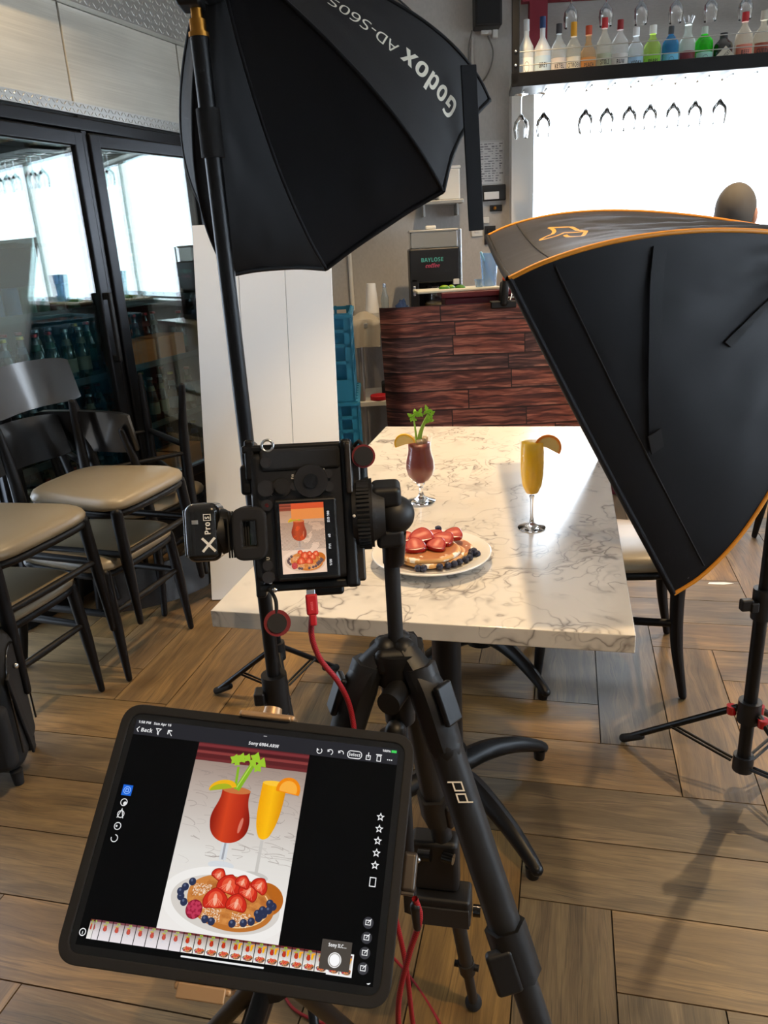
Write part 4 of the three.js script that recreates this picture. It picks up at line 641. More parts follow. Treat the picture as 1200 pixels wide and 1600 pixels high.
{ // square softbox with orange piping
  const t = thing('square_softbox', 'black square softbox with orange piping and gold emblem on the right', 'softbox');
  const O = [0.479, 1.034, -1.883];
  basis(t, [0.0939, 0.10116, -0.99043], [-0.47325, 0.87978, 0.04499], [0.87591, 0.4645, 0.13049], O);
  const Hh = 0.39, D = 0.642, half = (s) => 0.04 + (Hh - 0.04) * (1 - Math.pow(s, 1.69)), cor = (k, s) => { const [a, b] = [[-1, 1], [-1, -1], [1, -1], [1, 1]][((k % 4) + 4) % 4]; return V3(a * half(s), b * half(s), D * s); };
  const face = (k, inset, amp) => (u, v) => { const p = cor(k, v).lerp(cor(k + 1, v), u), b = 4 * u * (1 - u), n = V3([-1, 0, 1, 0][k], [0, -1, 0, 1][k], 0.2).normalize(), w = amp * (fbm(u * 7 + k * 5, v * 5, 4, 210) - 0.5) * Math.min(1, b * 2) * (0.25 + v * 1.3) + amp * 0.5 * Math.sin(u * 26 + v * 5) * sstep(0.25, 0.9, v) * b; p.addScaledVector(n, -0.016 * b * (1 - v * 0.6) + w - inset); return p; };
  const emblem = canvasTex(1024, 1024, (c, w, h) => { c.fillStyle = '#101116'; c.fillRect(0, 0, w, h); c.strokeStyle = '#d59a2a'; c.lineWidth = 13; c.lineJoin = 'round'; c.translate(430, 800); c.scale(1.15, 1.15); c.beginPath(); c.moveTo(-150, -6); c.lineTo(-84, -62); c.lineTo(-20, -70); c.quadraticCurveTo(30, -64, 66, -84); c.quadraticCurveTo(60, -40, 10, -30); c.quadraticCurveTo(60, 0, 40, 46); c.quadraticCurveTo(10, 50, -14, 4); c.quadraticCurveTo(-80, -20, -150, -6); c.closePath(); c.stroke(); c.beginPath(); c.moveTo(66, -84); c.lineTo(150, -60); c.quadraticCurveTo(120, -20, 60, -24); c.stroke(); });
  const top = P({ color: 0xffffff, map: emblem, roughness: 0.5, sheen: 0.4, sheenColor: new THREE.Color(0x8a93a5), bumpMap: weave, bumpScale: 0.00025 });
  for (let k = 0; k < 4; k++) part(t, 'side_panel', shell(face(k, 0, k === 3 ? 0.02 : 0.013), 44, 36, 0.0016), k === 3 ? top : cloth);
  part(t, 'silver_lining', [0, 1, 2, 3].map((k) => shell(face(k, 0.014, 0.006), 14, 14, 0.001)), mat.silverLining);
  for (let k = 0; k < 4; k++) part(t, 'orange_piping', tube([0, 0.1, 0.25, 0.4, 0.55, 0.7, 0.82, 0.92, 1].map((s) => { const p = cor(k, s); return p.multiplyScalar(1).add(V3(Math.sign(p.x) * 0.001, Math.sign(p.y) * 0.001, 0)); }), 0.0048, 50, 8), mat.orange, 'orange edge piping');
  for (let k = 0; k < 4; k++) part(t, 'rim_rod', tube([0, 0.25, 0.5, 0.75, 1].map((u) => face(k, 0, 0)(u, 0)), 0.007, 24, 8), cloth);
  part(t, 'lip_seam', [0, 3].map((k) => tube([0.02, 0.25, 0.5, 0.75, 0.98].map((u) => { const p = face(k, -0.002, 0.012)(u, 0.13); return p; }), 0.0018, 24, 6)), mat.rubber);
  part(t, 'front_diffuser', bx(Hh * 1.9, Hh * 1.9, 0.002, 0, 0, 0.045), mat.diffuser);
  part(t, 'speed_ring', rod([0, 0, D - 0.01], [0, 0, D + 0.02], 0.06, 0.06, 30), mat.blackMetal);
  // strap and zip on the panel facing the camera: local x is -half there
  const on = (u, v, out) => face(0, -out, 0.012)(u, v);
  part(t, 'velcro_strap', shell((a, b) => { return on(lerp(0.04, 0.573, b) + 0.012 * (a - 0.5), lerp(0.425, 0.168, b) + 0.036 * (a - 0.5), 0.004 + 0.006 * Math.sin(b * 3)); }, 4, 24, 0.003), cloth);
  part(t, 'velcro_tab', shell((a, b) => on(0.545 + 0.05 * b, 0.155 + 0.045 * a - 0.015 * b, 0.009), 4, 4, 0.004), mat.rubber);
  part(t, 'zip_flap', shell((a, b) => on(lerp(0.45, 0.385, b) + 0.03 * (a - 0.5), lerp(0.495, 0.74, b) + 0.012 * a, 0.004), 4, 20, 0.004), mat.rubber);
}
{
  const t = lightStand('light_stand', 'black light stand with red knobs carrying the orange-piped softbox', [0.905, 0, -1.655], 1.26, 0, { joint: 0.53, hub: 0.235, foot: 0.325, r: 0.0165, bottom: 0.075, knobs: true, angles: [221.4, 330, 65] });
  part(t, 'clamp_knob', [rb(0.03, 0.03, 0.02, 0.005, -0.045, 0.545, 0.012), rod([-0.03, 0.545, 0.01], [-0.012, 0.545, 0.004], 0.006)], mat.blackPlastic);
  part(t, 'tilt_bracket', [rb(0.04, 0.07, 0.05, 0.006, 0.005, 1.28, 0), rod([0.005, 1.29, 0], [0.125, 1.335, -0.145], 0.018, 0.018)], mat.blackPlastic);
  part(t, 'flash_head', rod([0.125, 1.335, -0.145], [0.3, 1.43, -0.118], 0.05, 0.05, 26), mat.blackPlastic);
}
{
  const t = lightStand('light_stand', 'short folded black light stand at the left side of the table', [-0.37, 0, -2.19], 0.70, 195 * D2R, { joint: 0.4, hub: 0.19, foot: 0.24, r: 0.0145, bottom: 0.05 });
}

// ================================================================ TRIPOD WITH CAMERA
function drawShot(c, w, h, o = {}) {                                       // the photograph shown on the tablet and on the camera's screen
  c.save(); c.beginPath(); c.rect(0, 0, w, h); c.clip(); c.scale(w / 400, h / 600);
  const g = c.createLinearGradient(0, 0, 0, 600); g.addColorStop(0, '#8c7468'); g.addColorStop(0.25, '#b9aaa0'); g.addColorStop(0.6, '#e3dfd9'); g.addColorStop(1, '#f2eeea'); c.fillStyle = g; c.fillRect(0, 0, 400, 600);
  c.fillStyle = '#5d2326'; c.fillRect(0, 0, 400, 62); for (let k = 0; k < 5; k++) { c.fillStyle = ['#7a3034', '#4a1a1e', '#8a3c3a', '#5b2224', '#6e2b2c'][k]; c.fillRect(0, 4 + k * 12, 400, 9); }
  c.strokeStyle = 'rgba(140,128,122,0.5)'; for (let k = 0; k < 110; k++) { c.lineWidth = 0.6 + 1.8 * hash(k, 1, 301); const x = 400 * hash(k, 2, 301), y = 70 + 320 * hash(k, 3, 301); c.beginPath(); c.moveTo(x, y); c.bezierCurveTo(x + 30, y + 16 * (hash(k, 4, 301) - 0.5), x + 50, y + 30 * (hash(k, 5, 301) - 0.3), x + 90 * hash(k, 6, 301), y + 40 * (hash(k, 7, 301) - 0.4)); c.stroke(); }
  // red cocktail
  const red = c.createLinearGradient(100, 0, 235, 0); red.addColorStop(0, '#8f1d10'); red.addColorStop(0.35, '#d3431f'); red.addColorStop(0.75, '#b52d18'); red.addColorStop(1, '#7c160c');
  c.fillStyle = 'rgba(214,220,226,0.85)'; c.fillRect(155, 318, 24, 58); c.beginPath(); c.ellipse(166, 392, 44, 13, 0, 0, 7); c.fill(); c.fillStyle = 'rgba(110,110,120,0.5)'; c.fillRect(163, 322, 7, 52);
  c.fillStyle = red; c.beginPath(); c.moveTo(118, 150); c.bezierCurveTo(124, 200, 88, 220, 100, 268); c.bezierCurveTo(106, 306, 140, 322, 168, 322); c.bezierCurveTo(200, 322, 234, 300, 234, 262); c.bezierCurveTo(236, 220, 208, 200, 218, 148); c.closePath(); c.fill();
  c.fillStyle = '#c97440'; c.beginPath(); c.ellipse(168, 150, 50, 12, 0, 0, 7); c.fill(); c.fillStyle = 'rgba(255,200,180,0.5)'; c.beginPath(); c.ellipse(205, 262, 6, 26, 0.15, 0, 7); c.fill();
  c.strokeStyle = '#86b428'; c.lineWidth = 19; c.beginPath(); c.moveTo(168, 148); c.lineTo(206, 58); c.stroke(); c.strokeStyle = '#b7d85a'; c.lineWidth = 4; c.beginPath(); c.moveTo(165, 144); c.lineTo(202, 60); c.stroke(); c.strokeStyle = '#86b428'; c.lineWidth = 9; c.beginPath(); c.moveTo(162, 146); c.lineTo(158, 70); c.stroke(); c.fillStyle = '#9cc832';
  for (const [x, y, r] of [[140, 46, 18], [162, 40, 19], [184, 36, 15], [214, 34, 21], [238, 48, 19], [226, 66, 17], [206, 50, 16], [150, 56, 13]]) { c.beginPath(); for (let a = 0; a < 9; a++) { const q = a / 9 * 6.283, m = r * (a % 2 ? 1.1 : 0.65); c.lineTo(x + m * Math.cos(q), y + m * Math.sin(q)); } c.fill(); }
  c.fillStyle = '#f2b51c'; c.beginPath(); c.ellipse(118, 148, 48, 28, -0.25, Math.PI, 6.4); c.fill(); c.fillStyle = '#a9b425'; c.beginPath(); c.ellipse(112, 152, 38, 18, -0.25, Math.PI, 6.4); c.fill();
  if (!o.one) {                                                           // orange drink
    const og = c.createLinearGradient(250, 0, 340, 0); og.addColorStop(0, '#f2a408'); og.addColorStop(0.5, '#ffbf14'); og.addColorStop(1, '#e08e04');
    c.fillStyle = 'rgba(200,196,190,0.9)'; c.fillRect(282, 300, 11, 104); c.beginPath(); c.ellipse(288, 412, 42, 13, 0.1, 0, 7); c.fill();
    c.fillStyle = og; c.beginPath(); c.moveTo(254, 112); c.bezierCurveTo(252, 200, 250, 258, 274, 292); c.quadraticCurveTo(292, 304, 308, 286); c.bezierCurveTo(336, 236, 336, 180, 340, 112); c.closePath(); c.fill(); c.fillStyle = '#ffc93c'; c.beginPath(); c.ellipse(297, 112, 43, 9, 0, 0, 7); c.fill();
    c.fillStyle = '#f58a0c'; c.beginPath(); c.arc(346, 128, 42, Math.PI * 0.95, Math.PI * 2.12); c.fill(); c.fillStyle = '#fbb040'; c.beginPath(); c.arc(346, 128, 31, Math.PI * 0.95, Math.PI * 2.12); c.fill();
  }
  if (!o.bare) {                                                          // plate of pancakes
    c.fillStyle = '#f3f0ec'; c.beginPath(); c.ellipse(205, 505, 215, 108, 0.06, 0, 7); c.fill(); c.fillStyle = '#d8d2cb'; c.beginPath(); c.ellipse(205, 506, 182, 84, 0.06, 0, 7); c.fill();
    for (const [x, y, rx, ry, col] of [[330, 476, 62, 50, '#b8651c'], [222, 500, 146, 80, '#c07430'], [212, 492, 136, 72, '#cf8440']]) { c.fillStyle = col; c.beginPath(); c.ellipse(x, y, rx, ry, 0.1, 0, 7); c.fill(); }
    for (let k = 0; k < 260; k++) { const a = 6.283 * hash(k, 1, 320), q = Math.sqrt(hash(k, 2, 320)), x = 214 + 128 * q * Math.cos(a), y = 494 + 66 * q * Math.sin(a); c.fillStyle = hash(k, 3, 320) > 0.5 ? 'rgba(150,78,28,0.16)' : 'rgba(236,170,96,0.16)'; c.beginPath(); c.ellipse(x, y, 4 + 14 * hash(k, 4, 320), 3 + 6 * hash(k, 5, 320), 0.2, 0, 7); c.fill(); }
    c.strokeStyle = 'rgba(246,214,160,0.9)'; c.lineWidth = 4; c.beginPath(); c.ellipse(214, 495, 137, 73, 0.1, -0.6, 1.3); c.stroke();
    c.fillStyle = 'rgba(250,240,228,0.75)'; for (let k = 0; k < 420; k++) { const p = [[120, 470], [165, 540], [262, 545]][k % 3]; c.fillRect(p[0] + 60 * (hash(k, 1, 310) - 0.5), p[1] + 40 * (hash(k, 2, 310) - 0.5), 3, 2.4); }
    for (let k = 0; k < 17; k++) { const [x, y] = [[64, 470], [56, 500], [70, 515], [52, 485], [84, 452], [150, 556], [172, 560], [240, 558], [276, 552], [300, 545], [322, 532], [336, 520], [350, 506], [362, 494], [330, 508], [350, 486], [316, 520]][k]; c.fillStyle = '#2c3350'; c.beginPath(); c.arc(x, y, 12, 0, 7); c.fill(); c.fillStyle = '#5b6684'; c.beginPath(); c.arc(x - 3, y - 4, 4, 0, 7); c.fill(); }
    c.fillStyle = '#8c1530'; c.beginPath(); c.ellipse(108, 532, 27, 29, 0.3, 0, 7); c.fill(); for (let k = 0; k < 34; k++) { const a = k * 2.4, q = 24 * Math.sqrt(k / 34); c.fillStyle = k % 3 ? '#c23a58' : '#a3213f'; c.beginPath(); c.arc(108 + q * Math.cos(a), 532 + q * Math.sin(a), 5, 0, 7); c.fill(); }
    for (const [x, y, s, a] of [[168, 420, 24, 0.5], [206, 446, 38, 0.2], [170, 492, 40, -0.1], [242, 496, 34, 0.1], [275, 458, 32, 0.4], [308, 436, 28, 0.5], [250, 432, 24, 0.3]]) { c.save(); c.translate(x, y); c.rotate(a); c.fillStyle = '#d02c1c'; c.beginPath(); c.moveTo(0, -s * 0.8); c.bezierCurveTo(s * 1.2, -s * 0.4, s * 1.2, s * 0.6, s * 0.8, s * 0.7); c.lineTo(-s * 0.8, s * 0.7); c.bezierCurveTo(-s * 1.2, s * 0.4, -s, -s * 0.5, 0, -s * 0.8); c.fill(); c.strokeStyle = '#9c1a10'; c.lineWidth = 2.5; c.stroke(); c.fillStyle = 'rgba(236,96,62,0.8)'; c.beginPath(); c.ellipse(0, 0.08 * s, s * 0.6, s * 0.6, 0, 0, 7); c.fill(); c.fillStyle = 'rgba(255,200,172,0.75)'; c.beginPath(); c.ellipse(0, 0.1 * s, s * 0.16, s * 0.45, 0, 0, 7); c.fill(); c.strokeStyle = 'rgba(255,214,190,0.55)'; c.lineWidth = 1.4; for (let q = -3; q <= 3; q++) { c.beginPath(); c.moveTo(q * s * 0.06, 0); c.lineTo(q * s * 0.24, s * 0.55); c.stroke(); } c.restore(); }
  }
  c.restore();
}
{ // tripod
  const t = thing('tripod', 'black carbon tripod with ball head holding the camera upright', 'tripod', [0.005, 0, -0.74]);
  const carbon = M({ color: 0x17181a, roughness: 0.5 });
  const col = part(t, 'centre_column', [rod([0, 0.62, 0], [0, 1.105, 0], 0.0095, 0.0095, 6)], carbon);
  part(t, 'spider', [rod([0, 0.955, 0], [0, 0.995, 0], 0.026, 0.03, 24), rb(0.05, 0.03, 0.05, 0.01, 0, 0.985, 0)], mat.blackPlastic);
  part(t, 'column_lock', [rod([0.0, 0.955, 0.025], [-0.012, 0.955, 0.052], 0.013, 0.013, 18), rod([0, 0.9, 0], [0, 0.955, 0], 0.017, 0.02, 18)], mat.blackPlastic);
  part(t, 'column_hook', taper([[-0.006, 0.9, 0.02], [-0.004, 0.87, 0.02]], [0.012, 0.008], 6, 10), mat.blackPlastic);
  const legs = [[0.295, -0.455], [-0.375, -0.64], [0.119, -1.078]];
  legs.forEach(([fx, fz], k) => {
    const F = V3(fx - 0.005, 0.016, fz + 0.74), dir = V3(F.x, 0, F.z).normalize(), T = V3(dir.x * 0.032, 0.982, dir.z * 0.032), d = F.clone().sub(T), L = d.length(), at = (s) => T.clone().addScaledVector(d, s);
    const g = new THREE.Group(); g.name = 'leg'; t.add(g);
    part(g, 'top_section', [rod(at(0), at(0.31), 0.0185, 0.0185, 6)], carbon);
    part(g, 'shoulder', [taper([T.clone().add(V3(-dir.x * 0.02, 0.012, -dir.z * 0.02)), at(0.02), at(0.09)], [0.014, 0.0215, 0.0195], 10, 8)], mat.blackPlastic);
    const side = V3(-dir.z, 0, dir.x), up = V3().crossVectors(d.clone().normalize(), side).normalize();
    const lv = rb(0.024, 0.045, 0.008, 0.003); lv.applyMatrix4(new THREE.Matrix4().makeBasis(side, d.clone().normalize().negate(), up.clone().negate().cross(V3()).lengthSq() ? up : V3().crossVectors(side, d.clone().normalize().negate()).normalize()).setPosition(at(0.045).addScaledVector(dir, 0.022).add(V3(0, 0.012, 0))));
    part(g, 'angle_stop', lv, mat.blackMetal);
    const q = new THREE.Quaternion().setFromUnitVectors(V3(0, 1, 0), d.clone().normalize());
    part(g, 'leg_lock', [rod(at(0.295), at(0.355), 0.0235, 0.0235, 6), rb(0.014, 0.05, 0.03, 0.005).applyQuaternion(q).translate(...at(0.335).addScaledVector(side, 0.022).toArray())], mat.blackPlastic);
    part(g, 'second_section', rod(at(0.35), at(0.62), 0.0155, 0.0155, 12), carbon);
    part(g, 'lower_lock', [rod(at(0.60), at(0.64), 0.0185, 0.0185, 12), rb(0.012, 0.035, 0.024, 0.004).applyQuaternion(q).translate(...at(0.62).addScaledVector(side, 0.018).toArray())], mat.blackPlastic);
    part(g, 'third_section', rod(at(0.63), at(0.84), 0.0125, 0.0125, 12), carbon);
    part(g, 'lower_lock', [rod(at(0.82), at(0.86), 0.015, 0.015, 12), rod(at(0.84).addScaledVector(side, -0.022), at(0.84).addScaledVector(side, 0.022), 0.006, 0.006, 10)], mat.blackPlastic);
    part(g, 'fourth_section', rod(at(0.85), at(1), 0.0095, 0.0095, 12), carbon);
    part(g, 'rubber_foot', ball(0.0165, F.x, F.y, F.z, 16), mat.rubber);
    if (k === 0) {
      const logo = canvasTex(256, 128, (c) => { c.clearRect(0, 0, 256, 128); c.strokeStyle = '#e9e2d4'; c.lineWidth = 9; c.lineJoin = 'miter'; c.beginPath(); c.moveTo(40, 118); c.lineTo(66, 40); c.lineTo(120, 40); c.lineTo(104, 90); c.lineTo(52, 90); c.moveTo(204, 10); c.lineTo(178, 90); c.lineTo(126, 90); c.lineTo(142, 40); c.lineTo(194, 40); c.stroke(); });
      const pl = new THREE.PlaneGeometry(0.046, 0.023), n = V3(-0.05, 0.4, 0.62), dn = d.clone().normalize(); n.addScaledVector(dn, -n.dot(dn)).normalize();
      pl.applyMatrix4(new THREE.Matrix4().makeBasis(dn, V3().crossVectors(n, dn).normalize(), n).setPosition(at(0.135).addScaledVector(n, 0.0192)));
      part(g, 'logo', pl, M({ map: logo, transparent: true, roughness: 0.5 }), 'small white monogram');
    }
  });
  // ball head lying over on its side, gripping the L bracket
  part(t, 'ball_head', [rod([-0.036, 1.156, 0.014], [-0.016, 1.156, 0.014], 0.033, 0.035, 40), rod([-0.016, 1.156, 0.014], [-0.004, 1.156, 0.014], 0.029, 0.024, 36), ball(0.02, 0.006, 1.152, 0.012, 26), rb(0.03, 0.022, 0.036, 0.006, -0.002, 1.174, 0.01), rb(0.028, 0.02, 0.03, 0.005, 0.0, 1.13, 0.012)], mat.blackPlastic);
  const ribs = []; for (let k = 0; k < 48; k++) { const a = k / 48 * Math.PI * 2; ribs.push(bx(0.012, 0.0025, 0.0025, -0.025, 1.156 + 0.035 * Math.sin(a), 0.014 + 0.035 * Math.cos(a), a)); }
  part(t, 'knurled_ring', ribs, mat.rubber);
  part(t, 'head_yoke', [rod([0.002, 1.095, 0], [0.004, 1.132, 0.008], 0.0115, 0.013, 18)], mat.blackMetal);
  part(t, 'index_marks', [ball(0.0016, -0.034, 1.165, 0.047, 8)], mat.white);
}
const RIG = [-0.075, 1.163, -0.70], K = 1 / 1602;
const RX = (px) => (px - 480) * K, RY = (py) => -(py - 810) * K;
{ // camera body, turned on its side
  const t = thing('camera', 'black mirrorless camera in a cage, turned upright with its rear screen lit', 'camera', RIG);
  t.rotation.order = 'YXZ'; t.rotation.set(-17 * D2R, 5 * D2R, -1.6 * D2R);
  const skin = M({ color: 0x101012, roughness: 0.6, bumpMap: weave, bumpScale: 0.0006 }), sh = M({ color: 0x151517, roughness: 0.38 });
  part(t, 'body', [rb(0.098, 0.128, 0.05, 0.008, RX(473), RY(806), -0.027), rb(0.098, 0.04, 0.06, 0.014, RX(473), RY(728), -0.0335)], sh);
  part(t, 'grip', rb(0.078, 0.022, 0.01, 0.004, RX(474), RY(717), -0.004), skin);
  part(t, 'lens', [rod([RX(470), RY(815), -0.05], [RX(470), RY(815), -0.14], 0.036, 0.036, 36), rod([RX(470), RY(815), -0.14], [RX(470), RY(815), -0.165], 0.039, 0.041, 36)], mat.blackPlastic);
  part(t, 'cage', [rb(0.012, 0.146, 0.062, 0.004, RX(546), RY(806), -0.03), rb(0.108, 0.008, 0.05, 0.003, RX(470), RY(698), -0.03), rb(0.01, 0.04, 0.05, 0.003, RX(396), RY(715), -0.03), rb(0.01, 0.05, 0.045, 0.003, RX(401), RY(892), -0.028), rb(0.10, 0.009, 0.05, 0.003, RX(478), RY(916), -0.03), rb(0.012, 0.03, 0.04, 0.004, RX(388), RY(745), -0.03), rb(0.03, 0.014, 0.03, 0.004, RX(508), RY(925), -0.028)], mat.blackMetal);
  part(t, 'l_bracket', [rb(0.014, 0.13, 0.036, 0.003, RX(557), RY(812), -0.028), rb(0.006, 0.05, 0.008, 0.002, RX(548), RY(735), 0.006)], M({ color: 0x3a342e, roughness: 0.3, metalness: 0.6 }));
  part(t, 'side_lever', [rb(0.018, 0.055, 0.03, 0.006, RX(566), RY(742), -0.03)], mat.blackPlastic);
  part(t, 'viewfinder_housing', rb(0.036, 0.052, 0.046, 0.008, RX(396), RY(828), -0.03), sh);
  { const s = roundRect(0.028, 0.046, 0.009); s.holes.push(new THREE.Path(roundRect(0.017, 0.029, 0.004).getPoints(8))); const g = extrude(s, 0.014, 0.0025, 3).translate(RX(391), RY(828), -0.004); const e = part(t, 'eyecup', g, mat.rubber); part(e, 'eyepiece_glass', rb(0.016, 0.027, 0.002, 0.0008, RX(391), RY(828), -0.001), P({ color: 0x0c2220, roughness: 0.03, clearcoat: 1 })); }
  const lcd = part(t, 'screen_frame', [rb(0.0605, 0.0795, 0.007, 0.003, RX(478), RY(842), 0.0035)], mat.blackPlastic);
  const shot = canvasTex(600, 800, (c, w, h) => {
    c.fillStyle = '#060607'; c.fillRect(0, 0, w, h); c.save(); c.translate(30, 22);
    c.save(); c.beginPath(); c.rect(0, 0, 460, 740); c.clip(); c.fillStyle = '#f2b06a'; c.fillRect(0, 0, 460, 740); c.scale(1, 1); drawShot(c, 460, 740, { one: true }); c.fillStyle = 'rgba(240,130,50,0.28)'; c.fillRect(0, 0, 460, 740); c.fillStyle = '#d8532a'; c.fillRect(120, 0, 340, 60); c.fillStyle = '#e88b45'; c.fillRect(120, 60, 340, 110);
    c.strokeStyle = 'rgba(40,40,40,0.85)'; c.lineWidth = 3; for (let k = -40; k < 60; k++) { const x = k * 15; c.beginPath(); let on = false; for (let s = 0; s <= 30; s++) { const px = x + s * 11, py = 500 - s * 10; const inside = px > 0 && px < 460 && py > 190 && py < 500 && fbm(px / 90, py / 90, 2, 333) > 0.36; if (inside) { on ? c.lineTo(px, py) : c.moveTo(px, py); } on = inside; } c.stroke(); }
    c.restore(); c.restore();
    c.fillStyle = '#f1f1f1'; c.font = 'bold 34px sans-serif'; for (const [s, y] of [['1/20', 700], ['F11', 520], ['\u00B10', 400], ['ISO 100', 240]]) { c.save(); c.translate(545, y); c.rotate(-Math.PI / 2); c.fillText(s, 0, 0); c.restore(); }
  });
  part(lcd, 'lit_display', new THREE.PlaneGeometry(0.0555, 0.0735).translate(RX(478), RY(841), 0.0072), M({ color: 0x050505, roughness: 0.15, emissive: 0xffffff, emissiveMap: shot, emissiveIntensity: 0.95 }), 'lit screen showing the food');
  const keyM = M({ color: 0x2b2b2e, roughness: 0.28 });
  const btn = (px, py, r, h = 0.004, m = keyM) => part(t, 'button', cyl(r, r, h, 0, 0, 0, 20).rotateX(Math.PI / 2).translate(RX(px), RY(py), -0.001 + h / 2), m);
  const dial = part(t, 'control_dial', [cyl(0.017, 0.016, 0.006, 0, 0, 0, 40).rotateX(Math.PI / 2).translate(RX(489), RY(752), 0.002)], M({ color: 0x1c1c1f, roughness: 0.35 })); part(dial, 'dial_button', cyl(0.007, 0.007, 0.009, 0, 0, 0, 24).rotateX(Math.PI / 2).translate(RX(489), RY(752), 0.003), mat.blackGloss);
  part(t, 'joystick', [cyl(0.0095, 0.009, 0.004, 0, 0, 0, 24).rotateX(Math.PI / 2).translate(RX(443), RY(760), 0.001), cyl(0.005, 0.006, 0.008, 0, 0, 0, 16).rotateX(Math.PI / 2).translate(RX(443), RY(760), 0.003)], mat.rubber);
  for (const [x, y, r] of [[516, 742, 0.0045], [516, 762, 0.005], [463, 759, 0.0042], [421, 720, 0.0052], [419, 760, 0.008], [419, 786, 0.0055], [415, 880, 0.005], [415, 898, 0.006]]) btn(x, y, r);
  part(t, 'record_dot', cyl(0.002, 0.002, 0.004, 0, 0, 0, 12).rotateX(Math.PI / 2).translate(RX(419), RY(786), 0.001), mat.red);
  const marks = canvasTex(1024, 1280, (c, w, h) => { c.clearRect(0, 0, w, h); c.fillStyle = '#d9d7d2'; const put = (s, px, py, size) => { c.save(); c.translate((px - 400) / 160 * w, (py - 700) / 220 * h); c.rotate(-Math.PI / 2); c.font = `bold ${size}px sans-serif`; c.fillText(s, 0, 0); c.restore(); }; put('C4', 512, 742, 54); put('MENU', 418, 890, 46); put('C3', 420, 910, 54); put('AF-ON', 428, 772, 36); put('Fn', 463, 748, 40); put('DISP', 494, 733, 30); });
  part(t, 'white_markings', new THREE.PlaneGeometry(160 * K, 220 * K).translate(RX(480), RY(810), -0.0008), M({ map: marks, transparent: true, roughness: 0.6 }));
  part(t, 'strap_ring', [new THREE.TorusGeometry(0.0055, 0.0013, 8, 24).translate(RX(425), RY(694), 0.0), ball(0.003, RX(423), RY(918), 0.001, 10)], mat.chrome);
  const an = part(t, 'strap_anchor', [cyl(0.0115, 0.0115, 0.006, 0, 0, 0, 28).rotateX(Math.PI / 2).translate(RX(573), RY(718), 0.0)], mat.darkRed, 'red and black strap anchor'); part(an, 'anchor_cap', cyl(0.0095, 0.0095, 0.008, 0, 0, 0, 24).rotateX(Math.PI / 2).translate(RX(573), RY(718), 0.001), mat.blackPlastic); part(an, 'cord', tube([[RX(560), RY(700), -0.01], [RX(568), RY(694), -0.004], [RX(574), RY(706), 0]], 0.002, 16, 6), mat.rubber);
  const a2 = part(t, 'strap_anchor', [cyl(0.013, 0.013, 0.006, 0, 0, 0, 28).rotateX(Math.PI / 2 - 0.2).translate(RX(424), RY(971), 0.0)], mat.darkRed, 'red and black strap anchor hanging on its cord'); part(a2, 'anchor_cap', cyl(0.0095, 0.0095, 0.008, 0, 0, 0, 24).rotateX(Math.PI / 2 - 0.2).translate(RX(424), RY(971), 0.001), mat.blackPlastic); part(a2, 'cord', tube([[RX(413), RY(916), -0.006], [RX(423), RY(935), -0.002], [RX(423), RY(962), 0]], 0.002, 20, 6), mat.rubber);
}
{ // radio trigger in the hot shoe (points left because the camera stands on its side)
  const t = thing('flash_trigger', 'black radio flash trigger with white X lettering on the side of the camera', 'flash trigger', RIG);
  t.rotation.order = 'YXZ'; t.rotation.set(-17 * D2R, 5 * D2R, -1.6 * D2R);
  part(t, 'body', [rb(0.034, 0.057, 0.05, 0.009, RX(318), RY(823), -0.022, 0, 0, 0, 4)], P({ color: 0x141311, roughness: 0.25, clearcoat: 0.5 }));
  part(t, 'neck', [taper([[RX(335), RY(824), -0.022], [RX(358), RY(826), -0.022], [RX(378), RY(827), -0.022]], [0.024, 0.018, 0.016], 10, 20)], mat.blackPlastic);
  part(t, 'screen', rb(0.004, 0.046, 0.036, 0.0015, RX(291.5), RY(823), -0.022), P({ color: 0x0b0d0c, roughness: 0.08, clearcoat: 1 }));
  const ribs = []; for (let k = 0; k < 9; k++) ribs.push(bx(0.0016, 0.045, 0.002, RX(358) + k * 0.0024, RY(828), 0.004)); part(t, 'foot_ribs', ribs, mat.rubber);
  const name = canvasTex(256, 512, (c, w, h) => { c.clearRect(0, 0, w, h); c.fillStyle = '#f1efe9'; c.strokeStyle = '#f1efe9'; c.lineWidth = 26; c.lineCap = 'butt'; c.beginPath(); c.moveTo(70, 330); c.lineTo(200, 470); c.moveTo(200, 330); c.lineTo(70, 470); c.stroke(); c.save(); c.translate(160, 300); c.rotate(-Math.PI / 2); c.font = 'bold 84px sans-serif'; c.fillText('Pro', 0, 0); c.lineWidth = 7; c.strokeRect(150, -62, 62, 70); c.font = 'bold 60px sans-serif'; c.fillText('S', 162, -4); c.restore(); });
  part(t, 'lettering', new THREE.PlaneGeometry(0.024, 0.048).translate(RX(326), RY(820), 0.0034), M({ map: name, transparent: true, roughness: 0.5 }), 'white X and Pro lettering');
  part(t, 'side_mark', rb(0.006, 0.004, 0.001, 0.0004, RX(308), RY(806), 0.0036), mat.steel);
}
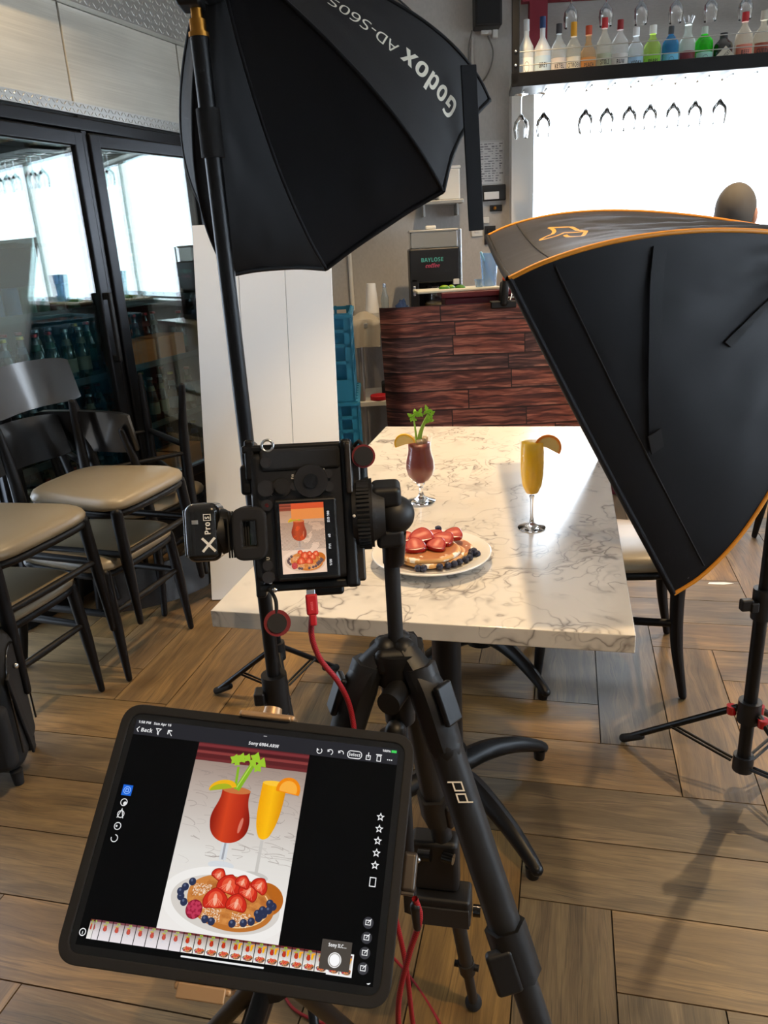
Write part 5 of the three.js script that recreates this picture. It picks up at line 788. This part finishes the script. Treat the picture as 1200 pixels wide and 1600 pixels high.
// ================================================================ TABLET ON ITS STAND
{
  const t = thing('tablet', 'large tablet in a black case showing a photo of drinks and pancakes', 'tablet');
  basis(t, [0.985, -0.107, 0.132], [0.17, 0.657, -0.735], [-0.008, 0.746, 0.666], [-0.145, 0.899, -0.563]);
  const W = 0.2926, H = 0.2269;
  part(t, 'case', extrude(roundRect(W - 0.004, H - 0.004, 0.019), 0.011, 0.002, 3).translate(0, 0, -0.014), mat.rubber);
  { const s = roundRect(W - 0.002, H - 0.002, 0.02); s.holes.push(new THREE.Path(roundRect(W - 0.016, H - 0.016, 0.014).getPoints(8))); part(t, 'case_lip', extrude(s, 0.0025, 0.001, 2).translate(0, 0, -0.001), mat.rubber); }
  part(t, 'glass_front', extrude(roundRect(W - 0.014, H - 0.014, 0.014), 0.0015).translate(0, 0, -0.001), P({ color: 0x050506, roughness: 0.06, clearcoat: 1 }));
  const ui = canvasTex(1640, 1230, (c, w, h) => {
    c.fillStyle = '#020304'; c.fillRect(0, 0, w, h); c.fillStyle = '#26262b'; c.fillRect(0, 0, w, 92);
    c.fillStyle = '#f4f4f4'; c.font = 'bold 22px sans-serif'; c.fillText('1:58 PM   Sun Apr 16', 14, 22); c.textAlign = 'center'; c.font = 'bold 26px sans-serif'; c.fillText('Sony 6984.ARW', w * 0.5, 74); c.fillText('...', w * 0.5, 16); c.textAlign = 'right'; c.font = 'bold 20px sans-serif'; c.fillText('100%', w - 46, 24); c.fillStyle = '#43d15a'; c.fillRect(w - 42, 9, 32, 15); c.textAlign = 'left';
    c.strokeStyle = '#f4f4f4'; c.fillStyle = '#f4f4f4'; c.lineWidth = 5; c.beginPath(); c.moveTo(30, 44); c.lineTo(16, 60); c.lineTo(30, 76); c.stroke(); c.font = 'bold 32px sans-serif'; c.fillText('Back', 42, 72);
    c.beginPath(); c.moveTo(138, 44); c.lineTo(168, 44); c.lineTo(156, 60); c.lineTo(156, 78); c.lineTo(150, 72); c.lineTo(150, 60); c.closePath(); c.stroke(); c.fillRect(212, 44, 26, 7); c.fillRect(212, 44, 7, 26); c.beginPath(); c.moveTo(220, 52); c.lineTo(242, 78); c.stroke();
    let x = w * 0.71; for (const k of [0, 1, 2]) { c.beginPath(); c.arc(x + k * 66, 62, 15, k ? -2.6 : -1, k === 2 ? 0.3 : k === 1 ? 1.2 : 4); c.stroke(); c.beginPath(); c.moveTo(x + k * 66 - 16, 48); c.lineTo(x + k * 66 - 14, 60); c.lineTo(x + k * 66 - 3, 56); c.stroke(); }
    c.beginPath(); c.roundRect(w * 0.815, 40, 86, 42, 20); c.stroke(); c.font = 'bold 25px sans-serif'; c.fillText('Select', w * 0.815 + 6, 70, 74); c.strokeRect(w * 0.885, 56, 24, 24); c.beginPath(); c.moveTo(w * 0.885 + 12, 68); c.lineTo(w * 0.885 + 12, 38); c.stroke(); c.strokeRect(w * 0.925, 52, 22, 30); c.fillRect(w * 0.92, 42, 36, 6); for (let k = 0; k < 3; k++) c.fillRect(w * 0.962 + k * 12, 64, 7, 7);
    c.save(); c.translate(w * 0.258, 92); drawShot(c, w * 0.418, h - 92 - 130, {}); c.restore();
    // left tools
    c.fillStyle = '#1c66d8'; c.fillRect(28, 388, 60, 60); c.strokeStyle = '#9cc2ff'; c.lineWidth = 4; c.beginPath(); c.arc(58, 418, 20, 0, 7); c.stroke(); c.strokeRect(50, 410, 16, 16); c.strokeStyle = '#e9e9e9'; c.lineWidth = 5; for (let k = 0; k < 4; k++) { const y = 486 + k * 66; c.beginPath(); c.arc(58, y, 19, 0, 7); c.stroke(); c.fillStyle = '#e9e9e9'; if (k === 0) { c.beginPath(); c.arc(66, y + 6, 11, 0, 7); c.fill(); } if (k === 1) { c.beginPath(); c.moveTo(40, y + 22); c.lineTo(58, y - 28); c.lineTo(76, y + 22); c.stroke(); } if (k === 2) { c.beginPath(); c.arc(52, y, 6, 0, 7); c.fill(); } if (k === 3) { c.fillStyle = '#020304'; c.fillRect(36, y - 24, 22, 20); } }
    // right: stars, frame, round buttons
    const star = (cx, cy, r) => { c.beginPath(); for (let a = 0; a < 10; a++) { const q = -Math.PI / 2 + a * Math.PI / 5, m = a % 2 ? r * 0.45 : r; c.lineTo(cx + m * Math.cos(q), cy + m * Math.sin(q)); } c.closePath(); c.stroke(); };
    c.strokeStyle = '#f4f4f4'; c.lineWidth = 5; for (let k = 0; k < 5; k++) star(w - 62, 392 + k * 64, 19); c.strokeRect(w - 80, 712, 32, 44);
    c.fillStyle = '#3b3b40'; for (let k = 0; k < 4; k++) { c.beginPath(); c.arc(w - 62, 936 + k * 72, 29, 0, 7); c.fill(); c.lineWidth = 4; c.strokeRect(w - 76, 924 + k * 72, 26, 22); c.beginPath(); c.moveTo(w - 66, 938 + k * 72); c.lineTo(w - 46, 916 + k * 72); c.stroke(); }
    // film strip
    for (let k = 0; k < 22; k++) { const tx = 48 + k * 67, kind = k < 8 ? { one: true, bare: true } : k < 12 ? { one: true } : {}; c.save(); c.translate(tx, h - 130); c.beginPath(); c.rect(0, 0, 63, 96); c.clip(); drawShot(c, 63, 96, kind); if (k < 8) { c.fillStyle = 'rgba(220,200,240,0.18)'; c.fillRect(0, 0, 63, 96); } c.restore(); }
    c.fillStyle = '#020304'; c.fillRect(0, h - 130, 78, 96); c.save(); c.translate(50, h - 130); drawShot(c, 26, 96, { one: true, bare: true }); c.restore(); c.strokeStyle = '#f4f4f4'; c.lineWidth = 5; c.beginPath(); c.arc(22, h - 62, 17, 0, 7); c.stroke(); c.fillStyle = '#f4f4f4'; c.fillRect(20, h - 66, 4, 14);
    c.strokeStyle = '#f8f8f8'; c.lineWidth = 8; c.strokeRect(48 + 20 * 67, h - 132, 130, 100); c.fillStyle = '#4b453f'; c.fillRect(48 + 19.3 * 67, h - 190, 164, 140); c.fillStyle = '#fff'; c.font = 'bold 24px sans-serif'; c.fillText('Sony ILC...', 48 + 19.3 * 67 + 36, h - 158, 100); c.beginPath(); c.arc(48 + 19.3 * 67 + 80, h - 98, 36, 0, 7); c.fill(); c.lineWidth = 4; c.strokeStyle = '#9b948c'; c.beginPath(); c.arc(48 + 19.3 * 67 + 80, h - 98, 30, 0, 7); c.stroke();
    c.fillStyle = '#f4f4f4'; c.beginPath(); c.roundRect(w * 0.36, h - 20, w * 0.28, 9, 4); c.fill(); c.beginPath(); c.arc(w - 26, h - 22, 13, 0.3, 2.4); c.fill();
  });
  part(t, 'lit_display', new THREE.PlaneGeometry(0.2622, 0.1966).translate(0, 0.0005, 0.00065), P({ color: 0x020203, roughness: 0.1, specularIntensity: 0.5, emissive: 0xffffff, emissiveMap: ui, emissiveIntensity: 0.95 }), 'lit screen with photo and filmstrip');
  // holder behind and its jaws are the stand's
  const s = thing('tablet_stand', 'black tablet holder with metal jaws on a small tripod', 'stand');
  basis(s, [0.985, -0.107, 0.132], [0.17, 0.657, -0.735], [-0.008, 0.746, 0.666], [-0.145, 0.899, -0.563]);
  const bronze = M({ color: 0xb08f6c, roughness: 0.4, metalness: 0.5 });
  part(s, 'spine', [rb(0.04, H + 0.012, 0.012, 0.004, -0.012, 0, -0.024), rb(0.09, 0.09, 0.02, 0.008, -0.012, 0, -0.03)], mat.blackPlastic);
  part(s, 'jaw', [rb(0.056, 0.006, 0.022, 0.0025, -0.002, H / 2 + 0.003, -0.008), rb(0.05, 0.004, 0.012, 0.0015, -0.002, H / 2 + 0.001, 0.004), rod([-0.0, H / 2 + 0.004, -0.012], [0, H / 2 + 0.014, -0.012], 0.01, 0.009, 18)], bronze);
  part(s, 'jaw', [rb(0.05, 0.006, 0.02, 0.0025, -0.012, -H / 2 - 0.003, -0.007), rb(0.042, 0.012, 0.004, 0.0015, -0.012, -H / 2 - 0.006, 0.004)], bronze);
  part(s, 'side_hook', [rb(0.014, 0.034, 0.016, 0.004, W / 2 + 0.006, -0.006, -0.012), rb(0.012, 0.003, 0.012, 0.001, W / 2 + 0.006, -0.024, -0.006)], M({ color: 0x4a433c, roughness: 0.3, metalness: 0.6 }));
  s.updateMatrixWorld(true);
  const loc = (p) => s.worldToLocal(V3(...p)), leg = (a, b, r) => rod(loc(a), loc(b), r, r * 0.9, 14);
  part(s, 'column', [leg([-0.16, 0.62, -0.66], [-0.155, 0.88, -0.60], 0.014), leg([-0.16, 0.60, -0.66], [-0.16, 0.66, -0.66], 0.022)], mat.blackMetal);
  for (const f of [[-0.42, 0.012, -0.36], [0.0, 0.012, -0.93], [-0.5, 0.012, -0.9]]) { const l = part(s, 'leg', leg([-0.16, 0.63, -0.66], f, 0.0115), mat.blackMetal); const q = loc(f); part(l, 'rubber_foot', ball(0.013, q.x, q.y, q.z, 12), mat.rubber); }
}
{ // small hub clamped to the rear tripod leg
  const t = thing('tether_block', 'small black equipment box clamped to the rear tripod leg', 'equipment box', [0.055, 0.475, -0.885], -12 * D2R);
  part(t, 'box', [rb(0.085, 0.05, 0.045, 0.006, 0, 0, 0), rb(0.07, 0.09, 0.035, 0.008, -0.01, 0.07, -0.01)], mat.blackPlastic);
  part(t, 'front_plate', rb(0.082, 0.034, 0.004, 0.0015, 0, -0.005, 0.023), M({ color: 0x242426, roughness: 0.5 }));
  for (const g of [rod([-0.03, 0.105, 0.02], [-0.012, 0.107, 0.022], 0.009, 0.009, 14), rod([0.004, 0.1, 0.014], [0.02, 0.1, 0.018], 0.008, 0.008, 14), rod([0.045, -0.01, 0], [0.056, -0.01, 0], 0.009, 0.009, 14)]) part(t, 'knob', g, mat.blackGloss);
  part(t, 'screw', ball(0.005, -0.03, 0.105, 0.03, 10), mat.chrome);
}
{ // red tether cable
  const pts = [[-0.0765, 1.072, -0.676], [-0.079, 1.048, -0.675], [-0.073, 1.018, -0.68], [-0.058, 0.985, -0.69], [-0.048, 0.945, -0.70], [-0.042, 0.85, -0.69], [-0.02, 0.74, -0.66], [-0.006, 0.64, -0.655], [0.0, 0.5, -0.675], [0.02, 0.25, -0.72], [0.03, 0.03, -0.8], [-0.06, 0.006, -1.0], [-0.24, 0.006, -1.10], [-0.27, 0.006, -1.2], [-0.1, 0.006, -1.25], [0.06, 0.006, -1.02], [0.03, 0.12, -0.74], [-0.005, 0.45, -0.62], [-0.015, 0.66, -0.575], [0.0, 0.76, -0.556], [0.012, 0.815, -0.548], [0.008, 0.84, -0.545]];
  const t = thing('tether_cable', 'bright red braided tether cable running from the camera to the tablet', 'cable');
  const braid = canvasTex(64, 64, (c) => { c.fillStyle = '#c01826'; c.fillRect(0, 0, 64, 64); c.strokeStyle = '#7d0c16'; c.lineWidth = 5; for (let k = -64; k < 128; k += 16) { c.beginPath(); c.moveTo(k, 0); c.lineTo(k + 64, 64); c.moveTo(k + 64, 0); c.lineTo(k, 64); c.stroke(); } }); braid.wrapS = braid.wrapT = THREE.RepeatWrapping; braid.repeat.set(260, 2);
  part(t, 'braided_cord', tube(pts, 0.003, 320, 8), M({ map: braid, roughness: 0.6 }));
  const plugTex = canvasTex(64, 160, (c) => { c.fillStyle = '#b81422'; c.fillRect(0, 0, 64, 160); c.save(); c.translate(42, 132); c.rotate(-Math.PI / 2); c.fillStyle = '#e06a74'; c.font = 'bold 26px sans-serif'; c.fillText('ANKER', 0, 0); c.restore(); });
  const pg = new THREE.Group(); pg.name = 'plug'; pg.position.set(-0.0755, 1.083, -0.6735); pg.rotation.order = 'YXZ'; pg.rotation.set(-17 * D2R, 5 * D2R, 0); t.add(pg);
  part(pg, 'plug_shell', [rb(0.0115, 0.021, 0.0075, 0.0025, 0, 0, 0), rb(0.007, 0.012, 0.006, 0.002, 0, -0.015, 0)], mat.red); part(pg, 'plug_lettering', new THREE.PlaneGeometry(0.0075, 0.016).translate(0, 0, 0.0039), M({ map: plugTex, roughness: 0.5 })); part(pg, 'plug_tip', rb(0.0085, 0.006, 0.004, 0.001, 0, 0.012, 0), mat.chrome);
  part(t, 'tablet_plug', taper([[0.008, 0.83, -0.546], [0.009, 0.80, -0.55]], [0.005, 0.004], 6, 8), mat.blackPlastic);
}
// ================================================================ FOOD AND DRINK ON THE TABLE
const TT = 0.75;
{
  const [px, , pz] = [0.098, 0, -1.54];
  const plateC = P({ color: 0xe9e6e0, roughness: 0.18, clearcoat: 0.6 });
  single('dinner_plate', lathe([[0.001, 0.004], [0.07, 0.004], [0.075, 0], [0.082, 0.002], [0.1, 0.010], [0.128, 0.021], [0.131, 0.0235], [0.128, 0.026], [0.1, 0.016], [0.082, 0.009], [0.001, 0.008]], 64), plateC, 'white round dinner plate of pancakes on the marble table', 'plate').position.set(px, TT, pz);
  const cakeTop = texture(256, 256, (x, y) => { const u = x / 256, v = y / 256, r = Math.hypot(u - 0.5, v - 0.5) * 2, n = fbm(u * 6, v * 6, 4, 401), m = fbm(u * 24, v * 24, 2, 402); let c = mixc([150, 84, 40], [186, 116, 62], n); c = mixc(c, [214, 166, 104], sstep(0.86, 0.98, r)); c = mixc(c, [240, 232, 220], sstep(0.54, 0.64, fbm(u * 4 + 3, v * 4, 3, 403)) * sstep(0.32, 0.55, m)); return c; });
  const cakeM = M({ map: cakeTop, roughness: 0.6 });
  const cake = (x, y, z, r, tx, tz, label) => { const g = lathe([[0.001, 0.0], [r * 0.9, 0.0], [r * 0.98, 0.003], [r, 0.006], [r * 0.98, 0.0095], [r * 0.92, 0.0115], [r * 0.6, 0.0122], [0.001, 0.0125]], 48), p = g.attributes.position, uv = g.attributes.uv; for (let i = 0; i < p.count; i++) { const a = Math.atan2(p.getZ(i), p.getX(i)), w = 1 + 0.03 * Math.sin(a * 3 + x * 90) + 0.02 * Math.sin(a * 7); p.setX(i, p.getX(i) * w); p.setZ(i, p.getZ(i) * w); uv.setXY(i, 0.5 + p.getX(i) / r / 2, 0.5 + p.getZ(i) / r / 2); } g.computeVertexNormals(); const o = single('pancake', g, cakeM, label, 'pancake', 'pancakes on the plate'); o.position.set(x, TT + y, z); o.rotation.set(tx, x * 40, tz); return o; };
  cake(px + 0.040, 0.0095, pz - 0.024, 0.056, 0.02, 0.03, 'small golden pancake peeking out at the right back of the plate');
  cake(px + 0.0, 0.012, pz + 0.0, 0.074, 0, 0.0, 'lower large pancake in the middle of the plate');
  cake(px - 0.008, 0.0225, pz + 0.0, 0.071, 0.03, 0.01, 'top large pancake dusted with sugar under the strawberries');
  const berryTex = texture(256, 256, (x, y) => { const u = x / 256, v = y / 256, d = Math.abs(u - 0.5) * 2; let c = mixc([178, 30, 20], [208, 66, 42], fbm(u * 8, v * 8, 3, 410)); c = mixc(c, [252, 208, 184], sstep(0.42, 0.04, d) * sstep(0.1, 0.4, v) * sstep(0.98, 0.6, v) * 0.85); return c; });
  const cut = M({ map: berryTex, roughness: 0.3, color: 0xe0b8b4 }), peel = P({ color: 0x9c130d, roughness: 0.25, clearcoat: 0.4 });
  const sShape = new THREE.Shape(); sShape.moveTo(0, 0.024); sShape.bezierCurveTo(0.010, 0.022, 0.021, 0.004, 0.019, -0.010); sShape.bezierCurveTo(0.016, -0.02, -0.016, -0.02, -0.019, -0.010); sShape.bezierCurveTo(-0.021, 0.004, -0.010, 0.022, 0, 0.024);
  const sg = extrude(sShape, 0.004, 0.004, 4); { const uv = sg.attributes.uv, p = sg.attributes.position; for (let i = 0; i < p.count; i++) uv.setXY(i, 0.5 + p.getX(i) / 0.046, 0.5 + p.getY(i) / 0.052); }
  const fg = new THREE.ShapeGeometry(sShape, 10).scale(0.94, 0.94, 1).translate(0, 0, 0.0083); { const uv = fg.attributes.uv, p = fg.attributes.position; for (let i = 0; i < p.count; i++) uv.setXY(i, 0.5 + p.getX(i) / 0.046, 0.5 + p.getY(i) / 0.052); }
  [[-0.035, 0.046, 0.012, 0.1, 1.0, 'in front on the left of the pancake, point up'], [0.012, 0.046, 0.012, -0.5, 0.9, 'in front in the middle of the pancake'], [-0.018, 0.052, -0.026, 2.0, 1.15, 'largest, lying behind the front two'], [-0.05, 0.046, -0.045, 2.6, 0.8, 'small, at the back left'], [0.012, 0.048, -0.04, 1.2, 0.85, 'back centre, half hidden'], [0.03, 0.047, -0.018, 1.3, 1.0, 'pale, right of the centre'], [0.055, 0.045, -0.05, 1.7, 0.9, 'at the back right by the small pancake']].forEach(([x, y, z, a, s, l], k) => {
    const o = thing('strawberry_slice', 'halved strawberry ' + l, 'strawberry', [px + x, TT + y - 0.005, pz + z], 0, 'strawberry slices on the pancakes'); o.rotation.set(-Math.PI / 2 + 0.28, 0, a, 'YXZ'); o.scale.setScalar(s); part(o, 'flesh', sg, peel); part(o, 'cut_face', fg, cut);
  });
  const blue = P({ color: 0x1d2440, roughness: 0.55, clearcoat: 0.15 }), bg = new THREE.SphereGeometry(0.0075, 16, 12), crown = new THREE.TorusGeometry(0.0024, 0.0009, 6, 10).rotateX(Math.PI / 2).translate(0, 0.0072, 0);
  const BB = [[0.088, 0.019, 0.004], [0.085, 0.02, 0.018], [0.098, 0.021, 0.022], [0.080, 0.018, 0.033], [0.07, 0.018, 0.044], [0.092, 0.024, 0.012], [0.056, 0.018, 0.054], [0.044, 0.018, 0.062], [0.03, 0.018, 0.068], [0.012, 0.018, 0.073], [-0.022, 0.018, 0.076], [-0.034, 0.018, 0.074], [0.022, 0.052, -0.062], [-0.095, 0.018, 0.01], [-0.09, 0.018, -0.012], [-0.093, 0.02, 0.024]];
  BB.forEach(([x, y, z], k) => { const front = k < 6 ? 'in the cluster on the right of the plate' : k < 12 ? 'in the row along the front of the plate' : k === 12 ? 'alone behind the strawberries' : 'at the left side of the plate'; const which = ['hindmost', 'third from the back', 'rightmost', 'fourth from the back', 'foremost', 'second from the back', 'first from right', 'second from right', 'third from right', 'fourth from right', 'fifth from right', 'sixth from right', 'smallest group', 'middle', 'hindmost', 'foremost'][k], o = thing('blueberry', `dark blueberry ${front}${k === 12 ? '' : ', ' + which}`, 'blueberry', [px + x, TT + y, pz + z], k, 'blueberries on the plate: ' + front); part(o, 'berry', bg, blue); part(o, 'crown', crown, blue); o.rotation.set(rr(-1, 1), k, rr(-1, 1)); });
  const rg = []; for (let k = 0; k < 42; k++) { const a = k * 2.4, v = 1 - (k + 0.5) / 42 * 1.8, r = Math.sqrt(1 - v * v); rg.push(ball(0.0036, 0.0125 * r * Math.cos(a), 0.014 * v, 0.0125 * r * Math.sin(a), 8)); }
  const ra = single('raspberry', [ball(0.0115, 0, 0, 0, 14), ...rg], P({ color: 0x9c1230, roughness: 0.4, clearcoat: 0.3 }), 'dark pink raspberry at the front left of the plate', 'raspberry'); ra.position.set(px - 0.075, TT + 0.025, pz + 0.04);
}
const bowlGlass = P({ color: 0xffffff, roughness: 0, transmission: 1, thickness: 0, side: THREE.DoubleSide });
{ // tomato cocktail
  const t = thing('cocktail_glass', 'curvy footed glass of brown-red tomato cocktail on the table', 'glass', [0.103, TT, -1.957]);
  const bodyR = [[0.012, 0.052], [0.024, 0.06], [0.035, 0.075], [0.0395, 0.093], [0.038, 0.112], [0.033, 0.130], [0.0305, 0.146], [0.0315, 0.162], [0.034, 0.178]];
  part(t, 'stem', lathe([[0.001, 0.0], [0.037, 0.0], [0.038, 0.002], [0.02, 0.007], [0.008, 0.016], [0.005, 0.03], [0.006, 0.042], [0.012, 0.0515], [0.001, 0.0515]], 48), mat.glass);
  part(t, 'bowl', lathe(bodyR, 48), bowlGlass);
  part(t, 'drink', lathe([[0.001, 0.0545], ...bodyR.slice(0, 8).map(([r, y]) => [r - 0.0019, y + 0.0012]), [0.001, 0.164]], 40), P({ color: 0x7c2c1a, roughness: 0.35, clearcoat: 0.2 }));
  const ice = P({ color: 0xd9c3a0, roughness: 0.12, transmission: 0.5, thickness: 0 }); for (const [x, z, a] of [[0.012, 0.008, 0.4], [0.016, -0.012, 1.1], [-0.012, -0.01, 0.8], [0.0, 0.016, 0.2]]) part(t, 'ice_cube', rb(0.015, 0.013, 0.015, 0.003, x, 0.168, z, 0.3, a, 0.2), ice);
}
{
  const green = P({ color: 0xa6cf4c, roughness: 0.45, transmission: 0.12, thickness: 0 }), leafM = P({ color: 0xa2da34, roughness: 0.5, transmission: 0.4, thickness: 0, side: THREE.DoubleSide });
  const t = thing('celery_stick', 'leafy green celery stick standing in the tomato cocktail', 'celery', [0.103, TT, -1.957]);
  part(t, 'stalk', [taper([[-0.002, 0.10, 0.006], [0.002, 0.18, 0.006], [0.014, 0.215, 0.006], [0.026, 0.238, 0.006]], [0.0085, 0.008, 0.0055, 0.003], 18, 10, 1, 0.6), taper([[-0.004, 0.11, 0.004], [-0.008, 0.19, 0.004], [-0.011, 0.226, 0.004]], [0.004, 0.0035, 0.002], 14, 8)], green);
  const leaf = (cx, cy, cz, r, ax, az) => { const s = new THREE.Shape(); for (let k = 0; k <= 30; k++) { const a = k / 30 * Math.PI * 2, q = r * (0.62 + 0.3 * Math.cos(a * 3) + 0.12 * Math.cos(a * 9)); k ? s.lineTo(q * Math.sin(a), q * Math.cos(a)) : s.moveTo(q * Math.sin(a), q * Math.cos(a)); } const g = extrude(s, 0.0006), p = g.attributes.position; for (let i = 0; i < p.count; i++) p.setZ(i, p.getZ(i) + 18 * p.getX(i) * p.getX(i) + 0.002 * Math.sin(p.getY(i) * 300)); g.computeVertexNormals(); g.rotateX(ax); g.rotateZ(az); part(t, 'leaf', g.translate(cx, cy, cz), leafM); };
  leaf(-0.017, 0.236, 0.006, 0.015, 0.4, 0.9); leaf(-0.007, 0.24, 0.004, 0.015, -0.3, 0.1); leaf(0.004, 0.244, 0.004, 0.014, 0.2, -0.4); leaf(0.024, 0.25, 0.008, 0.015, 0.1, 0.3); leaf(0.033, 0.24, 0.01, 0.014, 0.5, -0.9); leaf(0.028, 0.226, 0.012, 0.014, -0.2, -1.9); leaf(-0.012, 0.23, 0.012, 0.009, -0.6, 2.2);
}
function citrus(name, label, at, r, rindC, fleshC, rot, half = Math.PI * 1.05) {
  const t = thing(name, label, 'citrus slice', at); t.rotation.set(...rot);
  const arc = new THREE.Shape(); arc.absarc(0, 0, r, 0, half); arc.lineTo(0, 0); const inn = new THREE.Shape(); inn.absarc(0, 0, r * 0.86, 0.04, half - 0.04); inn.lineTo(0, 0);
  part(t, 'rind', extrude(arc, 0.004, 0.0008, 2), P({ color: rindC, roughness: 0.4, transmission: 0.1, thickness: 0 }));
  part(t, 'pith', extrude(inn, 0.0058).translate(0, 0, -0.0009), M({ color: 0xe9c878, roughness: 0.6 }));
  for (let k = 0; k < 5; k++) { const a0 = k * half / 5 + 0.06, a1 = (k + 1) * half / 5 - 0.06, s = new THREE.Shape(); s.moveTo(r * 0.1 * Math.cos((a0 + a1) / 2), r * 0.1 * Math.sin((a0 + a1) / 2)); s.absarc(0, 0, r * 0.8, a0, a1); s.closePath(); part(t, 'segment', extrude(s, 0.0066).translate(0, 0, -0.0013), P({ color: fleshC, roughness: 0.3, clearcoat: 0.2 })); }
  return t;
}
citrus('lemon_wedge', 'yellow-green lemon wedge on the rim of the tomato cocktail', [0.066, TT + 0.166, -1.945], 0.028, 0xf4bd14, 0xc8c040, [0.2, -0.25, 0.25]);
{ // orange drink in a flute
  const t = thing('champagne_flute', 'tall flute of opaque orange juice drink on the table', 'glass', [0.352, TT, -1.708]);
  const bodyR = [[0.006, 0.083], [0.016, 0.092], [0.024, 0.11], [0.0275, 0.135], [0.0285, 0.16], [0.028, 0.19], [0.027, 0.214]];
  part(t, 'stem', lathe([[0.001, 0], [0.032, 0], [0.033, 0.002], [0.018, 0.006], [0.006, 0.014], [0.0038, 0.03], [0.004, 0.07], [0.006, 0.0825], [0.001, 0.0825]], 48), mat.glass);
  part(t, 'bowl', lathe(bodyR, 48), bowlGlass);
  part(t, 'drink', lathe([[0.001, 0.087], ...bodyR.slice(1, 7).map(([r, y]) => [r - 0.0018, y - 0.002]), [0.001, 0.212]], 40), M({ color: 0xffc300, roughness: 0.4 }));
}
citrus('orange_slice', 'orange slice on the rim of the flute of orange drink', [0.386, TT + 0.2, -1.70], 0.03, 0xf58a08, 0xff9e1e, [0.1, -0.2, -0.5]);
{
  const s = new THREE.Shape(); s.moveTo(-0.05, -0.006); s.lineTo(0.01, -0.012); s.lineTo(0.055, 0.0); s.lineTo(0.02, 0.012); s.lineTo(-0.04, 0.01); s.closePath();
  const p = single('paper_scrap', extrude(s, 0.0015).rotateX(-Math.PI / 2), mat.white, 'torn white scrap of paper on the floor behind the right light stand', 'scrap'); p.position.set(1.385, 0.0005, -2.878); p.rotation.y = -0.15;
}
renderer.render(scene, camera);
